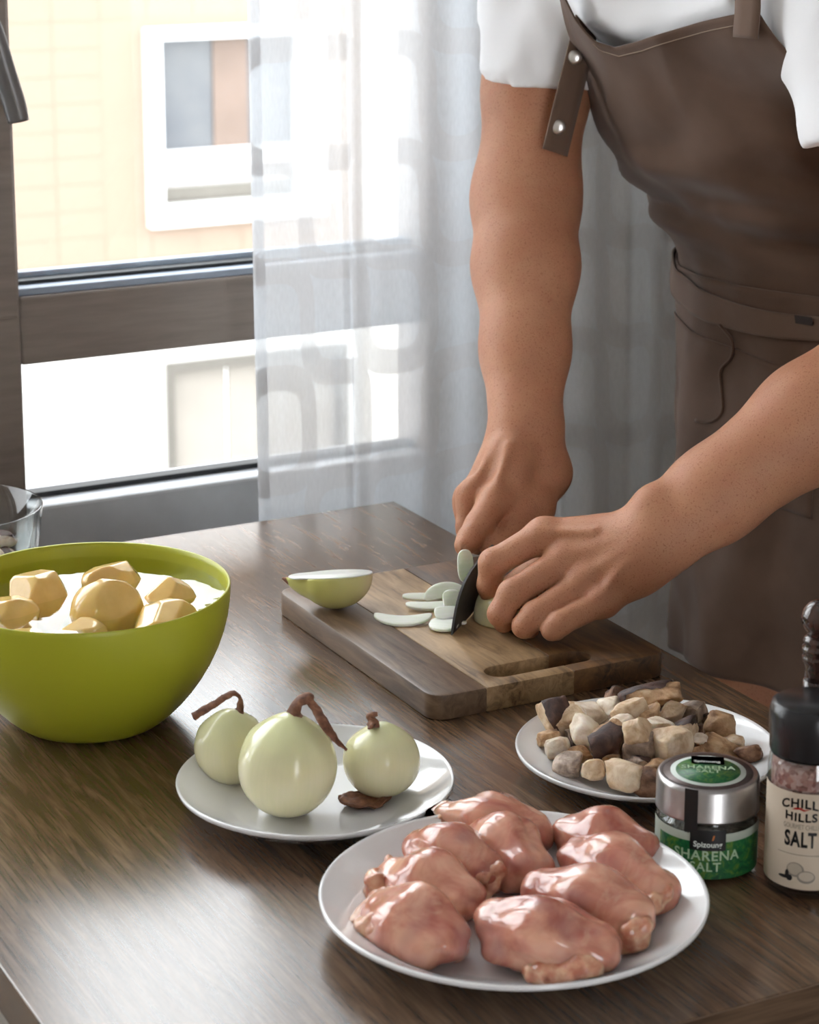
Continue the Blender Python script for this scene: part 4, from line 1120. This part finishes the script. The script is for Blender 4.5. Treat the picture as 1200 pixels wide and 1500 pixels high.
def mush_label(p, kind, cap, lift, size):
    d = np.array([p[0]-P_MU[0], p[1]-P_MU[1]]); r = np.linalg.norm(d)
    where = 'atop the heap' if lift >= .016 else ('in the heap' if lift > .002 else 'low in the heap')
    sides = {'cutting board': (.93, 1.65), 'salt jar': (.868, 1.206), 'apron': (1.25, 1.55), 'onion plate': (.665, 1.4165), 'pepper mill': (1.0, 1.2)}
    if r > .018: where += ', '+max(sides, key=lambda k: float(d @ (np.array(sides[k])-np.array(P_MU)))/np.linalg.norm(np.array(sides[k])-np.array(P_MU)))+' side'
    else: where += ', at its centre'
    return ('large ' if size >= 26 else 'small ' if size < 20 else '')+MLOOK[kind]+' mushroom chunk '+('with dark cap skin ' if cap else '')+where
MU = [(813, 1044, 24, 'pale', 1, .006), (833, 1058, 27, 'pale', 0, .004), (864, 1046, 26, 'white', 0, .010), (800, 1082, 18, 'tan', 0, 0), (817, 1096, 23, 'white', 0, 0), (860, 1075, 26, 'white', 0, .010),
      (893, 1092, 26, 'tan', 1, .010), (850, 1104, 15, 'tan', 0, .004), (834, 1120, 20, 'grey', 0, 0), (870, 1129, 24, 'pale', 0, 0), (912, 1136, 28, 'pale', 0, 0), (902, 1024, 20, 'dark', 1, .016),
      (897, 1040, 19, 'white', 0, .016), (925, 1044, 25, 'pale', 0, .022), (954, 1022, 30, 'tan', 1, .022), (910, 1063, 22, 'white', 0, .020), (936, 1074, 25, 'pale', 0, .022), (936, 1098, 27, 'grey', 0, .010),
      (952, 1050, 20, 'tan', 0, .022), (980, 1046, 24, 'pale', 0, .018), (967, 1064, 18, 'white', 0, .022), (1002, 1072, 25, 'pale', 1, .014), (1018, 1047, 24, 'grey', 0, .012), (1060, 1066, 25, 'tan', 0, .006),
      (1040, 1058, 17, 'dark', 1, .010), (985, 1098, 30, 'pale', 0, .010), (1052, 1098, 24, 'tan', 0, .002), (1078, 1091, 17, 'pale', 0, .002), (1096, 1105, 18, 'dark', 0, 0), (948, 1146, 23, 'dark', 0, 0),
      (943, 1124, 19, 'grey', 1, .004), (1018, 1118, 24, 'tan', 0, 0), (1022, 1086, 14, 'white', 0, .014), (896, 1116, 18, 'tan', 0, .004), (975, 1140, 24, 'tan', 0, 0), (1005, 1140, 20, 'dark', 0, 0),
      (925, 1112, 22, 'dark', 0, 0), (955, 1078, 26, 'dark', 0, .006), (885, 1066, 24, 'grey', 0, .002), (1000, 1052, 22, 'dark', 0, .004), (1035, 1080, 22, 'dark', 0, 0), (905, 1100, 24, 'grey', 0, 0), (845, 1082, 22, 'grey', 0, 0)]
rr = random.Random(5)
for i, (px, py, sp_, kind, cap, lift) in enumerate(MU):
    s = sp_*.00058; zc = ZP+s*.80+lift; p = onz(px, py, zc)
    d_ = math.hypot(p[0]-P_MU[0], p[1]-P_MU[1])
    if d_ > .064: zc += (d_-.064)*.32; p = onz(px, py, zc)
    t = thing('mushroom_piece', tuple(p), mush_label(p, kind, cap, lift, sp_), 'mushroom', 'chopped mushrooms on the small plate')
    o = link('flesh', chunks[i % len(chunks)].copy(), mm[kind], t); o.scale = (s, s*rr.uniform(.8, 1.05), s*rr.uniform(.85, 1.1)); rot = (rr.uniform(-.5, .5), rr.uniform(-.5, .5), rr.uniform(0, 6.28)); o.rotation_euler = rot
    if cap:
        k = link('cap_skin', shells[i % len(chunks)].copy(), m_capskin, t); k.scale = o.scale; k.rotation_euler = rot
# mushrooms in the glass bowl
for i, (dx, dy, z, s, kind, cap) in enumerate([(.030, -.010, .030, .017, 'white', 0), (.046, -.030, .036, .014, 'grey', 1), (.010, -.035, .032, .018, 'white', 0), (.040, .015, .034, .016, 'pale', 1), (.0, .0, .026, .020, 'pale', 0),
                                         (.022, -.048, .044, .013, 'white', 0), (-.03, -.02, .03, .018, 'pale', 0), (-.02, .03, .03, .018, 'white', 0), (.02, .035, .034, .015, 'grey', 0), (.050, -.006, .050, .012, 'white', 1), (-.045, .01, .038, .015, 'grey', 0)]):
    t = thing('mushroom_piece', (GB[0]+dx*.80, GB[1]+dy*.80, ZT+z+.010), ('pale' if kind != 'grey' else 'greyish')+' mushroom piece inside the glass bowl'+(' with dark cap skin' if cap else ''), 'mushroom', 'mushroom pieces in the glass bowl')
    o = link('flesh', chunks[(i+3) % len(chunks)].copy(), mm[kind], t); o.scale = (s, s, s*.8); rot = (rr.uniform(-.5, .5), rr.uniform(-.5, .5), rr.uniform(0, 6.28)); o.rotation_euler = rot
    if cap: k = link('cap_skin', shells[(i+3) % len(chunks)].copy(), m_capskin, t); k.scale = o.scale; k.rotation_euler = rot
# ================================================================ salt jar, salt grinder, pepper mill
def text_mesh(txt, size, bold=0.0, space=1.0):
    cu_ = bpy.data.curves.new('txt', 'FONT'); cu_.body = txt; cu_.size = size; cu_.align_x = 'CENTER'; cu_.align_y = 'CENTER'; cu_.offset = bold; cu_.space_character = space; cu_.resolution_u = 3
    ob = bpy.data.objects.new('txt', cu_); C.objects.link(ob); dg = bpy.context.evaluated_depsgraph_get()
    me = bpy.data.meshes.new_from_object(ob.evaluated_get(dg)); bpy.data.objects.remove(ob); bpy.data.curves.remove(cu_)
    bm = bmesh.new(); bm.from_mesh(me); bpy.data.meshes.remove(me)
    bmesh.ops.triangulate(bm, faces=bm.faces)
    return bm_mesh(bm)
def wrap(me, R, z, ang0=0.0, sx=1.0, sy=1.0, arch=0.0):
    """flat xy outline -> on a cylinder of radius R facing angle ang0 at height z"""
    for v in me.vertices:
        x, y = v.co.x*sx, v.co.y*sy; y += arch*(1-(x/.016)**2) if arch else 0
        a = ang0+x/R; v.co = Vector((R*math.cos(a), R*math.sin(a), z+y))
    me.update(); return me
def grid_patch(x0, x1, y0, y1, n=24):
    V = [(x0+(x1-x0)*i/n, y, 0) for y in (y0, y1) for i in range(n+1)]
    return mesh(V, [(i, i+1, n+2+i, n+1+i) for i in range(n)])
def flat(name, c, rough=.5): return plain(name, c, rough, .02, 40)
m_black = flat('print_black', (.012, .012, .013), .35); m_whitep = flat('print_white', (.72, .76, .72), .5)
# ---- low jar
JP = onz(1036, 1235, ZT); JR = .0355
JP = np.array([.868, 1.206, ZT])
fa_j = math.atan2(-JP[1], -JP[0])+math.radians(2)        # front angle towards the room side
jar = thing('salt_jar', tuple(JP), 'low glass jar of green herb salt with a silver screw lid', 'jar')
link('glass_body', lathe_mesh([(0, 0), (.030, 0), (.0345, .002), (JR, .006), (JR, .034), (.0345, .038), (.031, .041), (.031, .046), (.029, .046), (.029, .041), (.032, .037), (.0335, .033), (.0335, .007), (.030, .004), (0, .004)], 72), m_jglass, jar)
def salt_mat(name, c0, c1, c2, sc=420):
    t = NT(name); v = t.coord('Object'); vo_ = t('TexVoronoi'); t.l.new(v, vo_.inputs['Vector']); vo_.inputs['Scale'].default_value = sc
    b = t.noise(v, 60, 3); sep_ = t('SeparateXYZ'); t.l.new(vo_.outputs['Color'], sep_.inputs[0])
    return t.bsdf(t.mix(t.math('MULTIPLY', b, .6), t.ramp(sep_.outputs[0], [(.15, c0), (.5, c1), (.9, c2)]), c0), .45, normal=t.bump(vo_.outputs['Distance'], .6, .002))
link('herb_salt', lathe_mesh([(0, .0045), (.0325, .0050), (.0331, .008), (.0331, .033), (0, .034)], 48), salt_mat('herb_salt_dark', (.02, .02, .012), (.06, .05, .03), (.16, .14, .10)), jar)
def lid_mat():
    t = NT('lid_steel'); f = t.noise(t.coord('Object'), 60, 2)
    return t.bsdf(t.ramp(f, [(.3, (.36, .345, .345)), (.7, (.44, .425, .425))]), .30, metal=1.0)
link('lid', lathe_mesh([(.0345, .0425), (.0362, .0430), (.0362, .0445), (.0358, .0455), (.0358, .0640), (.0350, .0662), (.0335, .0672), (.031, .0668), (0, .0668)], 96), lid_mat(), jar)
link('lid_top', lathe_mesh([(.0312, .0669), (.0312, .0672), (0, .0672)], 72), plain('lid_top_brown', (.10, .075, .072), .35, .03, 60, metal=.5), jar)
lb = link('lid_label', lathe_mesh([(.0262, .0672), (.0262, .0676), (0, .0676)], 72), flat('label_pale', (.60, .66, .62)), jar)
def herb_print(name):
    t = NT(name); f = t.noise(t.coord('Object'), 120, 3, .6, 1.5)
    return t.bsdf(t.ramp(f, [(.34, (.005, .055, .022)), (.5, (.010, .12, .036)), (.68, (.12, .20, .025))]), .4)
m_herb = herb_print('label_green_leaves')
link('lid_print', lathe_mesh([(.0225, .0676), (.0225, .0679), (0, .0679)], 64), m_herb, jar)
# lid lettering: baseline runs across the viewer's right
lx = Vector((math.cos(fa_j+math.pi/2), math.sin(fa_j+math.pi/2), 0)); ly = Vector((-math.cos(fa_j), -math.sin(fa_j), 0))
def on_lid(me, x, y, z=.0682):
    for v in me.vertices: v.co = lx*(v.co.x+x)+ly*(v.co.y+y)+Vector((0, 0, z))
    me.update(); return me
link('lid_patch', on_lid(box_mesh(-.0115, .0115, -.0068, .0068, -.0002, .0002), 0, .0170, .0681), m_black, jar, False)
link('lid_name', on_lid(text_mesh('Spizoung', .0052, .00008), -.0005, .0135, .0686), m_whitep, jar, False)
m_ltext = flat('print_pale_green', (.42, .56, .38), .5)
link('lid_lettering', on_lid(text_mesh('SHARENA', .0082, .00016, 1.05), 0, .004), m_ltext, jar, False)
link('lid_lettering', on_lid(text_mesh('SALT', .0074, .00014, 1.05), 0, -.0025), m_ltext, jar, False)
# paper label round the body
RL = JR+.0003
link('label', wrap(grid_patch(-.056, .056, -.0165, .0165, 60), RL, .0195, fa_j), flat('label_cream_grey', (.40, .44, .38)), jar)
link('label_print', wrap(grid_patch(-.040, .048, -.0165, .0105, 60), RL+.0002, .0195, fa_j), m_herb, jar)
link('label_patch', wrap(grid_patch(-.0125, .0125, -.0075, .0075, 16), RL+.0010, .0318, fa_j), m_black, jar)
link('label_name', wrap(text_mesh('Spizoung', .0056, .0001), RL+.0014, .0288, fa_j), m_whitep, jar, False)
link('label_leaf', wrap(text_mesh('/', .004, .0004), RL+.0014, .0338, fa_j+.10), flat('print_orange', (.45, .14, .03)), jar, False)
link('label_lettering', wrap(text_mesh('SHARENA', .0100, .00018, 1.1), RL+.0006, .0200, fa_j-.02), m_ltext, jar, False)
link('label_lettering', wrap(text_mesh('SALT', .0092, .00016, 1.1), RL+.0006, .0118, fa_j-.04), m_ltext, jar, False)
# black seal strip over the lid edge
link('seal_strip', wrap(grid_patch(-.0048, .0048, -.0125, .0125, 6), .0363, .0555, fa_j-.34), m_black, jar)
link('seal_strip', wrap(grid_patch(-.0048, .0048, -.004, .004, 6), .0358, .0395, fa_j-.34), m_black, jar)
# ---- tall salt grinder
GP = onz(1178, 1282, ZT); GRR = .0282
GP = np.array([.907, 1.1434, ZT])
fa_g = math.atan2(-GP[1], -GP[0])-.16
grn = thing('salt_grinder', tuple(GP), 'glass grinder of pink salt with a black cap and cream label', 'salt grinder')
GHT = .099
link('glass_body', lathe_mesh([(0, .001), (.022, 0), (.0265, .002), (GRR, .006), (GRR, GHT-.012), (.0272, GHT-.004), (.0255, GHT), (.0255, GHT+.006), (.0235, GHT+.006), (.0235, GHT), (.0255, GHT-.006), (.0262, GHT-.014), (.0262, .009), (.024, .006), (0, .006)], 72), m_jglass, grn)
link('pink_salt', lathe_mesh([(0, .0065), (.0245, .0070), (.0258, .010), (.0258, GHT-.014), (.025, GHT-.006), (0, GHT-.003)], 64), salt_mat('pink_salt_crystals', (.26, .085, .07), (.52, .25, .21), (.74, .50, .45), 300), grn)
link('collar', lathe_mesh([(0, GHT-.001), (.0270, GHT-.0005), (.0278, GHT+.002), (.0278, GHT+.012), (.0286, GHT+.015), (.0286, GHT+.028), (.0272, GHT+.0335), (.024, GHT+.0355), (0, GHT+.0355)], 72), plain('black_plastic', (.014, .014, .016), .25, .02), grn)
m_cream2 = flat('label_cream', (.56, .47, .37), .6)
link('label', wrap(grid_patch(-.062, .062, -.0345, .0345, 60), GRR+.0003, .0440, fa_g), m_cream2, grn)
RG = GRR+.0007
link('label_lettering', wrap(text_mesh('CHILLI', .0086, .00030, 1.15), RG, .0680, fa_g, 1, 1, .0032), m_black, grn, False)
link('label_lettering', wrap(text_mesh('HILLS', .0082, .00030, 1.15), RG, .0625, fa_g, 1, 1, -.0015), m_black, grn, False)
pep = mesh([(-.0065, -.0004, 0), (-.004, .0014, 0), (-.001, .0018, 0), (.002, .0006, 0), (.0065, .0010, 0), (.002, -.0008, 0), (-.001, .0002, 0), (-.004, -.0002, 0)], [(0, 1, 7), (1, 2, 6, 7), (2, 3, 5, 6), (3, 4, 5)])
link('label_emblem', wrap(pep, RG, .0668, fa_g), flat('print_red', (.42, .03, .02)), grn, False)
m_greyp = flat('print_grey', (.24, .21, .18))
link('label_lettering', wrap(text_mesh('GOURMET CHILLI', .0050, 0), RG, .0545, fa_g, .62, 1), m_greyp, grn, False)
link('label_lettering', wrap(text_mesh('SALT', .0150, .0005, 1.1), RG, .0450, fa_g, .62, 1), m_black, grn, False)
link('label_line', wrap(grid_patch(-.016, .016, -.00025, .00025, 20), RG, .0345, fa_g), m_greyp, grn)
def disc2(rx, ry, n=24): return mesh([(0, 0, 0)]+[(rx*math.cos(2*math.pi*i/n), ry*math.sin(2*math.pi*i/n), 0) for i in range(n)], [(0, i+1, (i+1) % n+1) for i in range(n)])
def shift(me, x, y):
    for v in me.vertices: v.co.x += x; v.co.y += y
    return me
for (x, y, rx, ry, mt, dr) in ((-.0025, .0235, .0060, .0052, m_greyp, 0), (-.0028, .0240, .0050, .0042, flat('print_beige', (.40, .34, .27)), .0002), (.0050, .0190, .0062, .0046, m_greyp, .0004), (.0053, .0196, .0052, .0034, flat('print_beige2', (.48, .41, .33)), .0006), (-.0105, .0172, .0042, .0012, m_black, .0002), (-.0082, .0195, .0014, .0032, m_black, .0002), (-.0065, .0172, .0022, .0022, m_black, .0002)):
    link('label_drawing', wrap(shift(disc2(rx, ry), x, 0), RG+dr, y, fa_g), mt, grn, False)
# ---- turned pepper mill behind the grinder
MP = onz(1189, 1232, ZT)
mill = thing('pepper_mill', tuple(MP), 'dark glossy turned wooden pepper mill behind the salt grinder', 'pepper mill')
def mill_mat():
    t = NT('dark_lacquered_wood'); f = t.noise(t.coord('Object', (1, 1, .2)), 90, 4)
    return t.bsdf(t.ramp(f, [(.3, (.018, .008, .006)), (.7, (.05, .02, .014))]), .15, coat=.6)
m_mill = mill_mat()
b0 = .1225
link('body', lathe_mesh([(0, 0), (.027, 0), (.0275, .004), (.025, .010), (.021, .025), (.0185, .045), (.0175, .06), (.019, .075), (.022, .089), (.022, .096), (.018, .102), (.0125, .109), (.0105, .116), (.0105, b0), (0, b0)], 64), m_mill, mill)
link('neck', lathe_mesh([(0, b0), (.0098, b0), (.0092, b0+.008), (.0100, b0+.012), (.0118, b0+.0145), (.0118, b0+.0175), (.0102, b0+.0195), (.0122, b0+.0215), (.0122, b0+.0245), (.0100, b0+.0265), (.0116, b0+.0285), (.0110, b0+.031), (.0085, b0+.033), (0, b0+.033)], 64), m_mill, mill)
link('knob', lathe_mesh([(0, b0+.033), (.0085, b0+.0335)]+[(.0135*math.sin(a), b0+.0455-.0135*math.cos(a)) for a in np.linspace(.6, math.pi-.01, 18)]+[(0, b0+.059)], 64), m_mill, mill)
